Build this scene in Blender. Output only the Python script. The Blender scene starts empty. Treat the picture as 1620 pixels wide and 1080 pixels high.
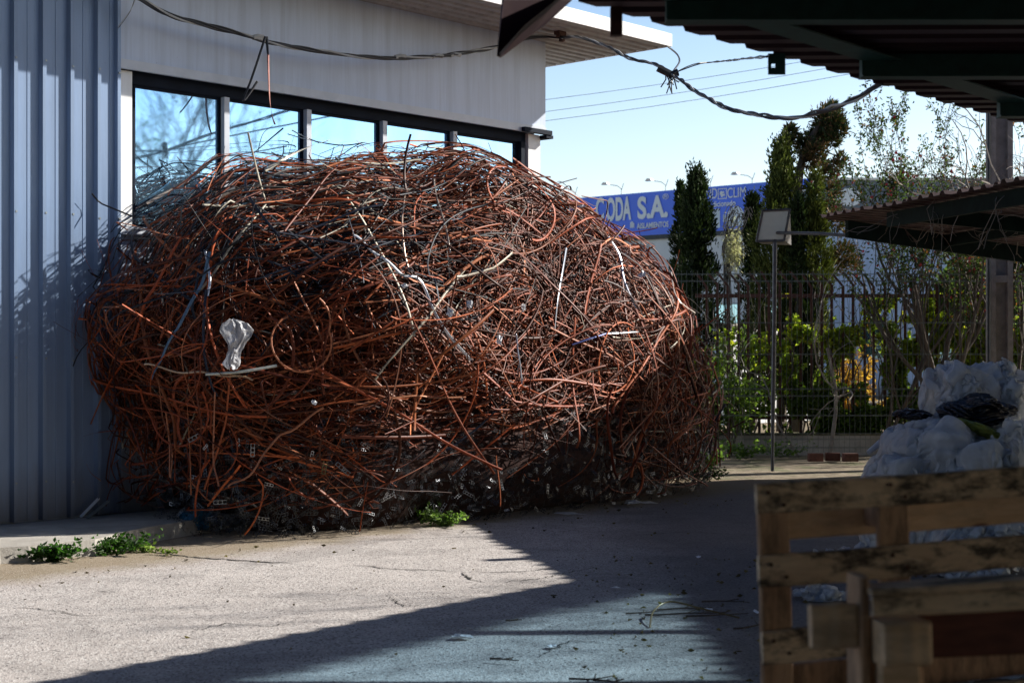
import bpy, math, random
import numpy as np
from mathutils import Vector, Matrix, noise

S = bpy.context.scene
# ------------------------------------------------------------------ camera
EYE = 1.6
cd = bpy.data.cameras.new('camera')
cam = bpy.data.objects.new('camera', cd)
S.collection.objects.link(cam)
cam.location = (0, 0, EYE)
cam.rotation_euler = (math.radians(90), 0, 0)
cd.sensor_width = 36.0
cd.lens = 36.0*2400/1620
cd.shift_y = -10/1620*-1
cd.clip_start = 0.05
cd.clip_end = 3000
cd.dof.use_dof = True
cd.dof.focus_distance = 14.2
cd.dof.aperture_fstop = 3.6
S.camera = cam
# ------------------------------------------------------------------ sky and sun
SUNV = Vector((1.53, .51, 1.0)).normalized()
ELEV = math.asin(SUNV.z)
AZ = math.atan2(SUNV.x, SUNV.y)
w = bpy.data.worlds.new('World')
S.world = w
w.use_nodes = True
nt = w.node_tree
sky = nt.nodes.new('ShaderNodeTexSky')
sky.sky_type = 'NISHITA'
sky.sun_disc = False
sky.sun_elevation = ELEV
sky.sun_rotation = AZ
sky.air_density = 1.0
sky.dust_density = 1.0
sky.ozone_density = 1.5
bg = nt.nodes['Background']
bg.inputs['Strength'].default_value = 0.09
tint = nt.nodes.new('ShaderNodeMix'); tint.data_type = 'RGBA'; tint.blend_type = 'MULTIPLY'
tint.inputs[0].default_value = 1.0
tint.inputs[7].default_value = (.95, 1.0, 1.06, 1)      # cool white balance of the photograph
nt.links.new(sky.outputs[0], tint.inputs[6])
# pale bright horizon, deeper zenith
tcw = nt.nodes.new('ShaderNodeTexCoord'); sxw = nt.nodes.new('ShaderNodeSeparateXYZ'); nt.links.new(tcw.outputs['Generated'], sxw.inputs[0])
rw = nt.nodes.new('ShaderNodeValToRGB'); ew = rw.color_ramp.elements
ew[0].position = 0.0; ew[0].color = (1.75, 1.52, 1.34, 1)
ew[1].position = 0.2; ew[1].color = (1.25, 1.2, 1.17, 1)
for p_, c_ in ((.33, (.5, .53, .6, 1)), (.5, (.24, .28, .36, 1)), (.9, (.16, .20, .28, 1))):
    e_ = ew.new(p_); e_.color = c_
nt.links.new(sxw.outputs[2], rw.inputs[0])
t2 = nt.nodes.new('ShaderNodeMix'); t2.data_type = 'RGBA'; t2.blend_type = 'MULTIPLY'; t2.inputs[0].default_value = 1.0
nt.links.new(tint.outputs[2], t2.inputs[6]); nt.links.new(rw.outputs[0], t2.inputs[7])
nt.links.new(t2.outputs[2], bg.inputs['Color'])
sl = bpy.data.lights.new('sun', 'SUN')
sl.energy = 5.0
sl.angle = math.radians(0.53)
sl.color = (1.0, .95, .88)
so = bpy.data.objects.new('sun', sl)
S.collection.objects.link(so)
so.rotation_euler = SUNV.to_track_quat('Z', 'Y').to_euler()
so.location = (20, 10, 20)
S.view_settings.view_transform = 'Standard'
S.view_settings.look = 'None'
S.view_settings.gamma = 1
S.view_settings.exposure = 0.84
S.cycles.max_bounces = 8
S.cycles.transparent_max_bounces = 16
S.cycles.use_denoising = True
S.cycles.sample_clamp_indirect = 6

R = random.Random(7)
NR = np.random.default_rng(11)
COL = S.collection

# ------------------------------------------------------------------ projection helpers (only to measure real positions)
F = 2400.0
def P(px, py, Y):
    return Vector(((px-810)/F*Y, Y, EYE-(py-550)/F*Y))
def G(px, py, z=0.0):
    Y = (EYE-z)*F/(py-550)
    return Vector(((px-810)/F*Y, Y, z))
A0 = Vector((-4.4, 12.64, 0))
D = Vector((.674, .7387, 0)).normalized()
N = Vector((.7387, -.674, 0)).normalized()
def W(u, v, z):
    return A0 + D*u + N*v + Vector((0, 0, z))
def upx(px, v=0.0):
    a = (px-810)/F
    ax, ay = A0.x+N.x*v, A0.y+N.y*v
    return (a*ay-ax)/(D.x-a*D.y)
WALLROT = math.atan2(D.y, D.x)

# ------------------------------------------------------------------ object helpers
def tag(o, label=None, cat=None, group=None, kind=None):
    if label: o['label'] = label
    if cat: o['category'] = cat
    if group: o['group'] = group
    if kind: o['kind'] = kind
    return o
def empty(name, loc, label=None, cat=None, group=None, rot=(0, 0, 0)):
    o = bpy.data.objects.new(name, None)
    COL.objects.link(o)
    o.location = loc
    o.rotation_euler = rot
    o.empty_display_size = .2
    return tag(o, label, cat, group)
def link(name, me, mat, parent=None, local=False):
    o = bpy.data.objects.new(name, me)
    COL.objects.link(o)
    if mat is not None and len(me.materials) == 0:
        me.materials.append(mat)
    if parent is not None:
        o.parent = parent
        if not local:
            M = Matrix.LocRotScale(parent.location, parent.rotation_euler, parent.scale) if parent.parent is None else None
            if M is None:
                pp = parent.parent
                M = Matrix.LocRotScale(pp.location, pp.rotation_euler, pp.scale) @ parent.matrix_parent_inverse @ Matrix.LocRotScale(parent.location, parent.rotation_euler, parent.scale)
            o.matrix_parent_inverse = M.inverted()
    return o

class MB:
    def __init__(self):
        self.v, self.f, self.c, self.mi = [], [], [], []
        self.smooth = False
    def quad(self, a, b, c, d, mi=0):
        n = len(self.v); self.v += [tuple(a), tuple(b), tuple(c), tuple(d)]
        self.f.append((n, n+1, n+2, n+3)); self.mi.append(mi)
    def poly(self, pts, mi=0):
        n = len(self.v); self.v += [tuple(p) for p in pts]
        self.f.append(tuple(range(n, n+len(pts)))); self.mi.append(mi)
    def box(self, o, ax, ay, az, mi=0):
        o, ax, ay, az = Vector(o), Vector(ax), Vector(ay), Vector(az)
        if ax.cross(ay).dot(az) < 0:
            ax, ay = ay, ax
        n = len(self.v)
        for k in (0, 1):
            for (i, j) in ((0, 0), (1, 0), (1, 1), (0, 1)):
                self.v.append(tuple(o+ax*i+ay*j+az*k))
        for q in ((3, 2, 1, 0), (4, 5, 6, 7), (0, 1, 5, 4), (1, 2, 6, 5), (2, 3, 7, 6), (3, 0, 4, 7)):
            self.f.append(tuple(n+i for i in q)); self.mi.append(mi)
    def cbox(self, c, sx, sy, sz, rz=0, mi=0):
        c = Vector(c)
        ax = Vector((math.cos(rz), math.sin(rz), 0))*sx
        ay = Vector((-math.sin(rz), math.cos(rz), 0))*sy
        az = Vector((0, 0, sz))
        self.box(c-ax/2-ay/2-az/2, ax, ay, az, mi)
    def tube(self, pts, rad, sides=6, mi=0, cap=True):
        pts = [Vector(p) for p in pts]
        if not hasattr(rad, '__len__'):
            rad = [rad]*len(pts)
        n0 = len(self.v)
        up = Vector((0, 0, 1))
        prev = None
        for i, p in enumerate(pts):
            t = (pts[min(i+1, len(pts)-1)]-pts[max(i-1, 0)])
            if t.length < 1e-9: t = Vector((0, 0, 1))
            t.normalize()
            if prev is None:
                prev = t.cross(up)
                if prev.length < 1e-3: prev = t.cross(Vector((1, 0, 0)))
            a = (prev - t*prev.dot(t))
            if a.length < 1e-6: a = t.orthogonal()
            a.normalize(); prev = a
            b = t.cross(a)
            for k in range(sides):
                th = 2*math.pi*k/sides
                self.v.append(tuple(p+(a*math.cos(th)+b*math.sin(th))*rad[i]))
        for i in range(len(pts)-1):
            for k in range(sides):
                k2 = (k+1) % sides
                self.f.append((n0+i*sides+k, n0+i*sides+k2, n0+(i+1)*sides+k2, n0+(i+1)*sides+k)); self.mi.append(mi)
        if cap:
            self.f.append(tuple(n0+k for k in reversed(range(sides)))); self.mi.append(mi)
            m = n0+(len(pts)-1)*sides
            self.f.append(tuple(m+k for k in range(sides))); self.mi.append(mi)
    def prism(self, prof, o, ax, ay, along, mi=0, closed=True):
        # profile (list of 2d points) in the ax, ay plane swept by the vector along
        o, ax, ay, along = Vector(o), Vector(ax), Vector(ay), Vector(along)
        n = len(self.v); m = len(prof)
        for k in (0, 1):
            for (x, y) in prof:
                self.v.append(tuple(o+ax*x+ay*y+along*k))
        for i in range(m if closed else m-1):
            j = (i+1) % m
            self.f.append((n+i, n+j, n+m+j, n+m+i)); self.mi.append(mi)
        if closed:
            self.f.append(tuple(n+i for i in reversed(range(m)))); self.mi.append(mi)
            self.f.append(tuple(n+m+i for i in range(m))); self.mi.append(mi)
    def mesh(self, name, mats=None, smooth=False):
        me = bpy.data.meshes.new(name)
        me.from_pydata(self.v, [], self.f)
        if mats:
            for m in mats: me.materials.append(m)
            me.polygons.foreach_set('material_index', self.mi)
        if smooth:
            me.polygons.foreach_set('use_smooth', [True]*len(me.polygons))
        me.update()
        return me
    def build(self, name, mat, parent=None, smooth=False, local=False):
        mats = mat if isinstance(mat, (list, tuple)) else [mat]
        return link(name, self.mesh(name, mats, smooth), None, parent, local)

def np_mesh(name, verts, faces, cols=None, mat=None, smooth=False):
    """verts (n,3), faces (m,4) int arrays, cols (n,3)"""
    me = bpy.data.meshes.new(name)
    verts = np.asarray(verts, dtype=np.float32); faces = np.asarray(faces, dtype=np.int32)
    k = faces.shape[1]
    me.vertices.add(len(verts)); me.vertices.foreach_set('co', verts.ravel())
    me.loops.add(faces.size); me.loops.foreach_set('vertex_index', faces.ravel())
    me.polygons.add(len(faces))
    me.polygons.foreach_set('loop_start', np.arange(0, faces.size, k, dtype=np.int32))
    me.update(calc_edges=True)
    if cols is not None:
        at = me.color_attributes.new('Col', 'FLOAT_COLOR', 'POINT')
        c4 = np.ones((len(verts), 4), dtype=np.float32); c4[:, :3] = cols
        at.data.foreach_set('color', c4.ravel())
    if smooth:
        me.polygons.foreach_set('use_smooth', np.ones(len(faces), dtype=bool))
    if mat: me.materials.append(mat)
    me.validate()
    return me

# ------------------------------------------------------------------ materials
class NT:
    def __init__(self, name):
        self.m = bpy.data.materials.new(name); self.m.use_nodes = True
        self.t = self.m.node_tree
        self.b = self.t.nodes['Principled BSDF']
    def n(self, typ, **kw):
        nd = self.t.nodes.new(typ)
        for k, v in kw.items():
            if k.startswith('i_'):
                nd.inputs[k[2:].replace('_', ' ')].default_value = v
            else:
                setattr(nd, k, v)
        return nd
    def l(self, a, b): self.t.links.new(a, b)
    def coord(self, kind='Object', scale=(1, 1, 1), rot=(0, 0, 0), loc=(0, 0, 0)):
        tc = self.n('ShaderNodeTexCoord'); mp = self.n('ShaderNodeMapping')
        mp.inputs['Scale'].default_value = scale; mp.inputs['Rotation'].default_value = rot; mp.inputs['Location'].default_value = loc
        self.l(tc.outputs[kind], mp.inputs[0]); return mp.outputs[0]
    def noise(self, vec, scale, detail=4, rough=.55, dist=0):
        n = self.n('ShaderNodeTexNoise'); n.inputs['Scale'].default_value = scale
        n.inputs['Detail'].default_value = detail; n.inputs['Roughness'].default_value = rough
        n.inputs['Distortion'].default_value = dist
        if vec is not None: self.l(vec, n.inputs['Vector'])
        return n.outputs['Fac']
    def ramp(self, fac, stops):
        r = self.n('ShaderNodeValToRGB'); e = r.color_ramp.elements
        while len(e) < len(stops): e.new(.5)
        for i, (p, c) in enumerate(stops):
            e[i].position = p
            e[i].color = (c, c, c, 1) if not hasattr(c, '__len__') else (*c, 1)
        self.l(fac, r.inputs[0]); return r.outputs[0]
    def mix(self, fac, a, b, blend='MIX'):
        m = self.n('ShaderNodeMix', data_type='RGBA', blend_type=blend)
        for s, v in ((m.inputs[0], fac), (m.inputs[6], a), (m.inputs[7], b)):
            if isinstance(v, bpy.types.NodeSocket): self.l(v, s)
            elif hasattr(v, '__len__'): s.default_value = (*v, 1)
            else: s.default_value = v
        return m.outputs[2]
    def math(self, op, a, b=None, clamp=False):
        m = self.n('ShaderNodeMath', operation=op, use_clamp=clamp)
        for s, v in ((m.inputs[0], a), (m.inputs[1], b)):
            if v is None: continue
            if isinstance(v, bpy.types.NodeSocket): self.l(v, s)
            else: s.default_value = v
        return m.outputs[0]
    def bump(self, h, strength=.3, dist=.01):
        b = self.n('ShaderNodeBump'); b.inputs['Strength'].default_value = strength; b.inputs['Distance'].default_value = dist
        self.l(h, b.inputs['Height']); self.l(b.outputs[0], self.b.inputs['Normal'])
    def set(self, col=None, rough=None, metal=None, spec=None):
        for nme, v in (('Base Color', col), ('Roughness', rough), ('Metallic', metal), ('Specular IOR Level', spec)):
            if v is None: continue
            s = self.b.inputs[nme]
            if isinstance(v, bpy.types.NodeSocket): self.l(v, s)
            elif hasattr(v, '__len__'): s.default_value = (*v, 1)
            else: s.default_value = v
        return self

def simple(name, col, rough=.6, metal=0, var=.25, scale=6, spec=None, bump=0, stretch=(1, 1, 1)):
    t = NT(name); v = t.coord('Object', stretch)
    n = t.noise(v, scale, 6)
    dark = tuple(c*(1-var) for c in col); lite = tuple(min(1, c*(1+var)) for c in col)
    t.set(t.ramp(n, [(.3, dark), (.7, lite)]), rough, metal, spec)
    if bump: t.bump(t.noise(v, scale*4, 5), bump, .01)
    return t.m

def attr_mat(name, rough=.5, metal=0, spec=.5, noise_amt=.0, trans=0.0, nscale=60):
    t = NT(name)
    a = t.n('ShaderNodeAttribute'); a.attribute_name = 'Col'
    c = a.outputs['Color']
    if noise_amt:
        n = t.noise(t.coord('Object'), nscale, 3)
        c = t.mix(1.0, c, t.ramp(n, [(.3, 1-noise_amt), (.7, 1+noise_amt*.6)]), 'MULTIPLY')
    t.set(c, rough, metal, spec)
    if trans:
        tr = t.n('ShaderNodeBsdfTranslucent'); mx = t.n('ShaderNodeMixShader'); mx.inputs[0].default_value = trans
        cc = t.mix(1.0, c, (1.1, 1.25, .55), 'MULTIPLY')
        t.l(cc, tr.inputs[0]); t.l(t.b.outputs[0], mx.inputs[1]); t.l(tr.outputs[0], mx.inputs[2])
        t.l(mx.outputs[0], t.t.nodes['Material Output'].inputs[0])
    return t.m

# asphalt -----------------------------------------------------------
t = NT('asphalt'); v = t.coord('Object')
n1 = t.noise(v, .45, 6, .6); n2 = t.noise(v, 3.5, 5); n3 = t.noise(v, 120, 3, .8)
vo = t.n('ShaderNodeTexVoronoi'); vo.inputs['Scale'].default_value = 95; t.l(v, vo.inputs['Vector'])
base = t.ramp(n1, [(.3, (.41, .37, .345)), (.7, (.53, .485, .455))])
c = t.mix(.45, base, t.ramp(n2, [(.3, (.30, .275, .26)), (.72, (.55, .505, .475))]))
c = t.mix(1.0, c, t.ramp(n3, [(.32, .6), (.5, 1.0), (.7, 1.0)]), 'MULTIPLY')
sp = t.n('ShaderNodeSeparateColor'); t.l(vo.outputs['Color'], sp.inputs[0])
c = t.mix(t.ramp(sp.outputs[0], [(.80, 0.0), (.84, .75)]), c, (.62, .6, .57))
c = t.mix(t.ramp(sp.outputs[1], [(.86, 0.0), (.9, .8)]), c, (.07, .065, .065))
c = t.mix(t.math('MULTIPLY', t.ramp(t.noise(v, .8, 3, .5, 1.5), [(.55, 0.0), (.62, 1.0)]), .22), c, (.12, .11, .105))
c = t.mix(t.math('MULTIPLY', t.ramp(t.noise(t.coord('Object', (1, .35, 1), (0, 0, .8)), 2.6, 7, .75), [(.6, 0.0), (.75, 1.0)]), .4), c, (.10, .09, .085))
c = t.mix(t.math('MULTIPLY', t.ramp(t.noise(v, 30, 3, .7), [(.62, 0.0), (.7, 1.0)]), .35), c, (.16, .145, .14))
# darker tone to the right of the yard
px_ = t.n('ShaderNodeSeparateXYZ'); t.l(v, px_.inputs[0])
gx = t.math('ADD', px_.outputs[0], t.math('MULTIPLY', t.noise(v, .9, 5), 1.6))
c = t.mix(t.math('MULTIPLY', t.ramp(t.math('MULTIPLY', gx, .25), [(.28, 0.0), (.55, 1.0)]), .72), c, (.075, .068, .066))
# mossy ochre silt lying along the foot of the heap
d1 = t.n('ShaderNodeVectorMath', operation='DOT_PRODUCT'); t.l(v, d1.inputs[0]); d1.inputs[1].default_value = tuple(N)
off = A0.dot(N)
vv = t.math('SUBTRACT', d1.outputs['Value'], off)
ms = t.ramp(t.math('SUBTRACT', vv, t.math('MULTIPLY', t.noise(v, 2.2, 6, .7), 1.3)), [(0.0, 1.0), (1.0, 1.0)])
band = t.ramp(t.math('MULTIPLY', t.math('SUBTRACT', vv, t.math('MULTIPLY', t.noise(v, 2.2, 6, .7), .9)), .25), [(.40, .95), (.50, .0)])
c = t.mix(t.math('MULTIPLY', band, .6), c, (.2, .17, .07))
rb = t.ramp(t.math('MULTIPLY', t.math('SUBTRACT', vv, t.math('MULTIPLY', t.noise(v, 4.5, 7, .8), 1.5)), .25), [(.30, 1.0), (.48, .0)])
c = t.mix(t.math('MULTIPLY', rb, .28), c, (.20, .10, .055))
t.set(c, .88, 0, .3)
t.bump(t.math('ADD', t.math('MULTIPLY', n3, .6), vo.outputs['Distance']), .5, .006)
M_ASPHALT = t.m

t = NT('soil'); v = t.coord('Object')
c = t.ramp(t.noise(v, 5, 8, .7), [(.3, (.11, .085, .055)), (.55, (.28, .225, .15)), (.75, (.42, .36, .26))])
c = t.mix(t.ramp(t.noise(v, 1.3, 6, .7), [(.52, 0.0), (.62, .7)]), c, (.10, .13, .04))
t.set(c, .95); t.bump(t.noise(v, 60, 4, .7), .9, .03); M_SOIL = t.m

t = NT('concrete'); v = t.coord('Object')
c = t.ramp(t.noise(v, 2.5, 8, .65), [(.3, (.27, .25, .22)), (.7, (.46, .43, .38))])
c = t.mix(t.ramp(t.noise(v, 9, 6, .7), [(.58, 0.0), (.7, .55)]), c, (.14, .13, .08))
t.set(c, .9); t.bump(t.noise(v, 40, 6, .7), .5, .012); M_CONC = t.m

# building cladding
def panel_mat(name, col, streak, rough=.42, metal=0.0):
    t = NT(name); v = t.coord('Object', (1, 1, .05)); v2 = t.coord('Object')
    s = t.noise(v, 9, 6, .6); s2 = t.noise(v, 38, 4, .6)
    c = t.mix(t.math('MULTIPLY', t.ramp(s, [(.42, 0.0), (.72, 1.0)]), streak), col, tuple(k*.42 for k in col))
    c = t.mix(t.math('MULTIPLY', t.ramp(s2, [(.5, 0.0), (.75, 1.0)]), streak*.6), c, tuple(k*.5 for k in col))
    c = t.mix(t.math('MULTIPLY', t.ramp(t.noise(v2, 1.1, 5), [(.45, 0.0), (.75, 1.0)]), .3), c, tuple(k*.7 for k in col))
    sz = t.n('ShaderNodeSeparateXYZ'); t.l(v2, sz.inputs[0])
    foot = t.ramp(t.math('ADD', sz.outputs[2], t.math('MULTIPLY', t.noise(t.coord('Object', (1, 1, .25)), 6, 6, .7), .5)), [(.35, .75), (.85, 0.0)])
    c = t.mix(foot, c, (.12, .10, .08))
    spz = t.ramp(t.noise(v2, 22, 3, .8), [(.70, 0.0), (.74, .5)])
    c = t.mix(spz, c, tuple(k*.45 for k in col))
    t.bump(t.noise(v2, 1.6, 2), .08, .02)
    t.set(c, rough, metal, .5); return t.m
M_PANEL = panel_mat('painted_panel', (.52, .60, .74), .35)
M_CORR = panel_mat('corrugated_paint', (.19, .27, .41), .3, .4, .15)
M_FRAME = simple('window_frame_paint', (.52, .56, .62), .4, 0, .08)
M_SEAL = simple('window_rebate_dark', (.008, .013, .024), .7, 0, .2, spec=.12)
M_SOFFIT = panel_mat('soffit_paint', (.42, .40, .38), .6)
M_FASCIA = simple('fascia_white', (.82, .82, .8), .5, 0, .04)
t = NT('mirror_glass')
v = t.coord('Object', (1, 1, .6))
t.set(t.ramp(t.noise(v, 1.2, 4), [(.3, (.26, .50, .78)), (.7, (.40, .66, .90))]), .03, .92)
t.bump(t.noise(v, .8, 2), .02, .05)
M_GLASS = t.m
M_INSIDE = simple('interior_dark', (.02, .025, .03), .9)

M_STRAP = attr_mat('rusted_strap', .5, .05, .3, .35, 0, 35)
M_STRAPC = attr_mat('painted_strap', .28, .35, .7, .2, 0, 45)
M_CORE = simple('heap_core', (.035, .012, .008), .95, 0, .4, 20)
M_SCRAP = attr_mat('scrap_metal', .38, .5, .6, .3, 0, 50)

M_GREEN = simple('green_painted_steel', (.012, .05, .042), .5, .1, .35, 14)
t = NT('maroon_roof_sheet'); v = t.coord('Object')
t.set(t.mix(t.ramp(t.noise(v, 6, 8, .7), [(.5, 0.0), (.75, .7)]), (.038, .012, .017), (.06, .026, .016)), .5, .1); M_MAROON = t.m
M_RUST = simple('rusted_steel', (.075, .03, .02), .8, .1, .5, 20, bump=.3)
M_POLE = simple('weathered_pole_paint', (.06, .065, .075), .45, .3, .4, 12)
M_GALV = simple('galvanised_wire', (.28, .31, .31), .4, .6, .2)
M_LEAF = attr_mat('leaf', .5, 0, .35, .0, .6)
M_NEEDLE = attr_mat('conifer_foliage', .7, 0, .2, .0, .12)
M_BARK = simple('bark', (.085, .065, .05), .9, 0, .4, 25, bump=.6, stretch=(1, 1, .3))
M_TWIG = simple('dry_twig', (.24, .21, .18), .85, 0, .3, 12)
M_BERRY = simple('red_berry', (.45, .03, .03), .3, 0, .2)
M_WHITEP = simple('white_paint', (.78, .78, .77), .5, 0, .05)
M_BRICK = simple('terracotta_brick', (.11, .045, .032), .85, 0, .3, 15)

# wood
def wood(name, a, b, stain, rot):
    t = NT(name); v = t.coord('Object', (1.2, 9, 14) if rot == 0 else (14, 9, 1.2))
    g = t.noise(v, 3.2, 8, .65, .6); v2 = t.coord('Object', (1.5, 5, 5) if rot == 0 else (5, 5, 1.5))
    c = t.ramp(g, [(.28, a), (.72, b)])
    g2 = t.noise(v2, 3.0, 9, .75)
    c = t.mix(t.math('MULTIPLY', t.ramp(g2, [(.455, 0.0), (.58, 1.0)]), stain), c, (.03, .028, .028))
    vo = t.n('ShaderNodeTexVoronoi'); vo.inputs['Scale'].default_value = 2.6; t.l(t.coord('Object', (1, 3, 3) if rot == 0 else (3, 3, 1)), vo.inputs['Vector'])
    c = t.mix(t.ramp(vo.outputs['Distance'], [(.07, .85), (.11, 0.0)]), c, (.16, .05, .02))
    t.set(c, .75, 0, .25); t.bump(g, .5, .004); return t.m
M_WOODH = wood('pallet_board_wood', (.58, .42, .28), (.84, .67, .49), .92, 0)
M_WOODV = wood('pallet_block_wood', (.40, .24, .15), (.60, .40, .26), .5, 1)
M_WOODC = wood('fresh_pallet_wood', (.60, .40, .24), (.80, .60, .42), .2, 0)
M_WOODR = simple('red_stained_wood', (.13, .035, .022), .7, 0, .4, 8, stretch=(1, 6, 6))

def plastic(name, col, trans=.3, rough=.25, alpha=1.0):
    t = NT(name); v = t.coord('Object')
    n = t.noise(v, 5, 6, .65, 1.2)
    c = t.ramp(n, [(.3, tuple(k*.75 for k in col)), (.65, col)])
    t.set(c, rough, 0, .6)
    wv = t.n('ShaderNodeTexWave'); wv.inputs['Scale'].default_value = 3.2; wv.inputs['Distortion'].default_value = 14; wv.inputs['Detail'].default_value = 5; wv.inputs['Detail Scale'].default_value = 1.6
    t.l(t.coord('Object'), wv.inputs['Vector']); t.bump(t.math('ADD', wv.outputs['Fac'], t.math('MULTIPLY', t.noise(t.coord('Object'), 30, 5, .7, 2.5), .5)), .5, .02)
    tr = t.n('ShaderNodeBsdfTranslucent'); mx = t.n('ShaderNodeMixShader'); mx.inputs[0].default_value = trans
    t.l(c, tr.inputs[0]); t.l(t.b.outputs[0], mx.inputs[1]); t.l(tr.outputs[0], mx.inputs[2])
    out = mx.outputs[0]
    if alpha < 1:
        tp = t.n('ShaderNodeBsdfTransparent'); m2 = t.n('ShaderNodeMixShader'); m2.inputs[0].default_value = alpha
        t.l(tp.outputs[0], m2.inputs[1]); t.l(out, m2.inputs[2]); out = m2.outputs[0]
    t.l(out, t.t.nodes['Material Output'].inputs[0]); return t.m
M_FILM = plastic('clear_plastic_film', (.90, .92, .94), .45, .13, .74)
M_FILM2 = plastic('milky_plastic_film', (.86, .88, .90), .4, .22, .9)
M_BLACKP = plastic('black_plastic', (.012, .012, .016), .02, .18)
M_YELLOWP = plastic('yellow_green_sack', (.30, .32, .04), .1, .4)
M_BLUEP = plastic('blue_plastic', (.02, .16, .30), .3, .3)
M_BAGW = plastic('white_bag', (.74, .75, .78), .35, .35, .82)
M_LITTER = simple('white_litter', (.75, .76, .78), .5)
M_CRACK = simple('dark_crack_fill', (.02, .018, .015), 1.0)

# ================================================================== ground
mb = MB(); mb.quad((-900, -60, -.02), (900, -60, -.02), (900, 1800, -.02), (-900, 1800, -.02))
tag(mb.build('ground', M_SOIL), kind='structure')
# asphalt yard, one fine grid with shallow unevenness
xs = np.concatenate([np.linspace(-14, -5, 10)[:-1], np.linspace(-5, 6, 90), np.linspace(6, 16, 10)[1:]])
ys = np.concatenate([np.linspace(-6, 5, 10)[:-1], np.linspace(5, 18.55, 110)])
vv_ = []
for y in ys:
    for x in xs:
        yy = y
        if y > 18.5: yy = 18.45 + .12*noise.noise(Vector((x*1.3, 3, 0)))
        vv_.append((x, yy, .012*noise.noise(Vector((x*.6, y*.6, 0))) + .004*noise.noise(Vector((x*3, y*3, 4)))))
nx, ny = len(xs), len(ys)
ii, jj = np.meshgrid(np.arange(nx-1), np.arange(ny-1))
a = (jj*nx+ii).ravel()
o = link('yard_asphalt', np_mesh('yard_asphalt', vv_, np.stack([a, a+1, a+nx+1, a+nx], 1), None, M_ASPHALT, True), None)
tag(o, kind='structure')
# road behind the planter
mb = MB(); mb.quad((-120, 26, -.012), (160, 26, -.012), (160, 33, -.012), (-120, 33, -.012))
tag(mb.build('road', M_ASPHALT), kind='structure')

# concrete slab along the clad wall
prof = [(-9, 0), (-9, -.9), (0, 0)]
def gsl(px, py): return G(px, py, .12)
top = [W(-8, .05, .13), W(3.1, .05, .12), W(2.2, .75, .115), gsl(236, 833), gsl(190, 842), gsl(150, 853), gsl(100, 857), gsl(45, 863), gsl(0, 866), W(-2.2, 1.55, .13), W(-8, 1.9, .13)]
mb = MB(); mb.poly([Vector((p.x, p.y, .12)) for p in reversed(top)])
for i in range(len(top)):
    a_, b_ = top[i], top[(i+1) % len(top)]
    out = Vector((0, 0, 0))
    mb.quad((a_.x, a_.y, .12), (b_.x, b_.y, .12), (b_.x+.02, b_.y-.03, -.03), (a_.x+.02, a_.y-.03, -.03))
tag(mb.build('concrete_pavement', M_CONC), kind='structure')

def crack(pts, wd):
    mb = MB(); pr = None
    P3 = []
    for i in range(len(pts)-1):
        a_, b_ = Vector(pts[i]), Vector(pts[i+1])
        n = max(2, int((b_-a_).length/.04))
        for k in range(n): P3.append(a_.lerp(b_, k/n))
    L_ = []; R_ = []
    for i, p in enumerate(P3):
        t_ = (P3[min(i+1, len(P3)-1)]-P3[max(0, i-1)]).normalized(); s_ = Vector((-t_.y, t_.x, 0))
        jt = s_*R.uniform(-.018, .018)
        ww = wd*R.uniform(.3, 1.3)*min(1, i/6, (len(P3)-1-i)/6)+.001
        z = .012*noise.noise(Vector((p.x*.6, p.y*.6, 0)))+.004*noise.noise(Vector((p.x*3, p.y*3, 4)))+.004
        L_.append((p.x+jt.x+s_.x*ww, p.y+jt.y+s_.y*ww, z)); R_.append((p.x+jt.x-s_.x*ww, p.y+jt.y-s_.y*ww, z))
    for i in range(len(P3)-1):
        mb.quad(R_[i], R_[i+1], L_[i+1], L_[i])
    return mb
for pts, wd in (([(215, 868), (300, 880), (400, 888), (480, 892)], .016),
                ([(555, 893), (610, 899), (700, 902), (735, 905)], .008),
                ([(733, 903), (742, 915), (775, 922)], .013),
                ([(735, 903), (820, 903), (900, 896)], .006), ([(775, 922), (850, 915), (925, 899), (960, 893)], .004), ([(0, 960), (60, 963), (130, 975), (190, 972)], .004), ([(300, 1000), (360, 985), (430, 990), (470, 978)], .004), ([(610, 940), (640, 960), (700, 955)], .004), ([(980, 850), (1080, 842), (1190, 846)], .005), ([(850, 1040), (900, 1015), (990, 1020)], .004),
                ([(150, 936), (180, 938), (203, 937)], .02)):
    tag(crack([G(*p) for p in pts], wd).build('asphalt_crack', M_CRACK), kind='structure')
tag(crack([G(120, 1062), G(140, 1060), G(160, 1063)], .035).build('asphalt_crack', M_CRACK), kind='structure')

# ================================================================== industrial building
B = empty('industrial_building', W(0, 0, 0), 'pale blue metal clad industrial building with a strip of mirrored windows above the scrap heap', 'building')
UC = upx(863)         # right corner
U0 = upx(187)         # end of corrugated cladding
mb = MB()
mb.box(W(U0-.3, -6, 4.19), D*(UC-U0+.3), N*6, (0, 0, 1.06))
mb.build('upper_wall', M_PANEL, B)
mb = MB()
mb.box(W(U0-.3, -6, 0), D*(UC-U0+.22), N*5.93, (0, 0, 2.7))
mb.box(W(U0-.3, -6, 2.7), D*(UC-U0+.22), N*5.4, (0, 0, 1.49))
mb.build('lower_wall', M_PANEL, B)
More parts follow.
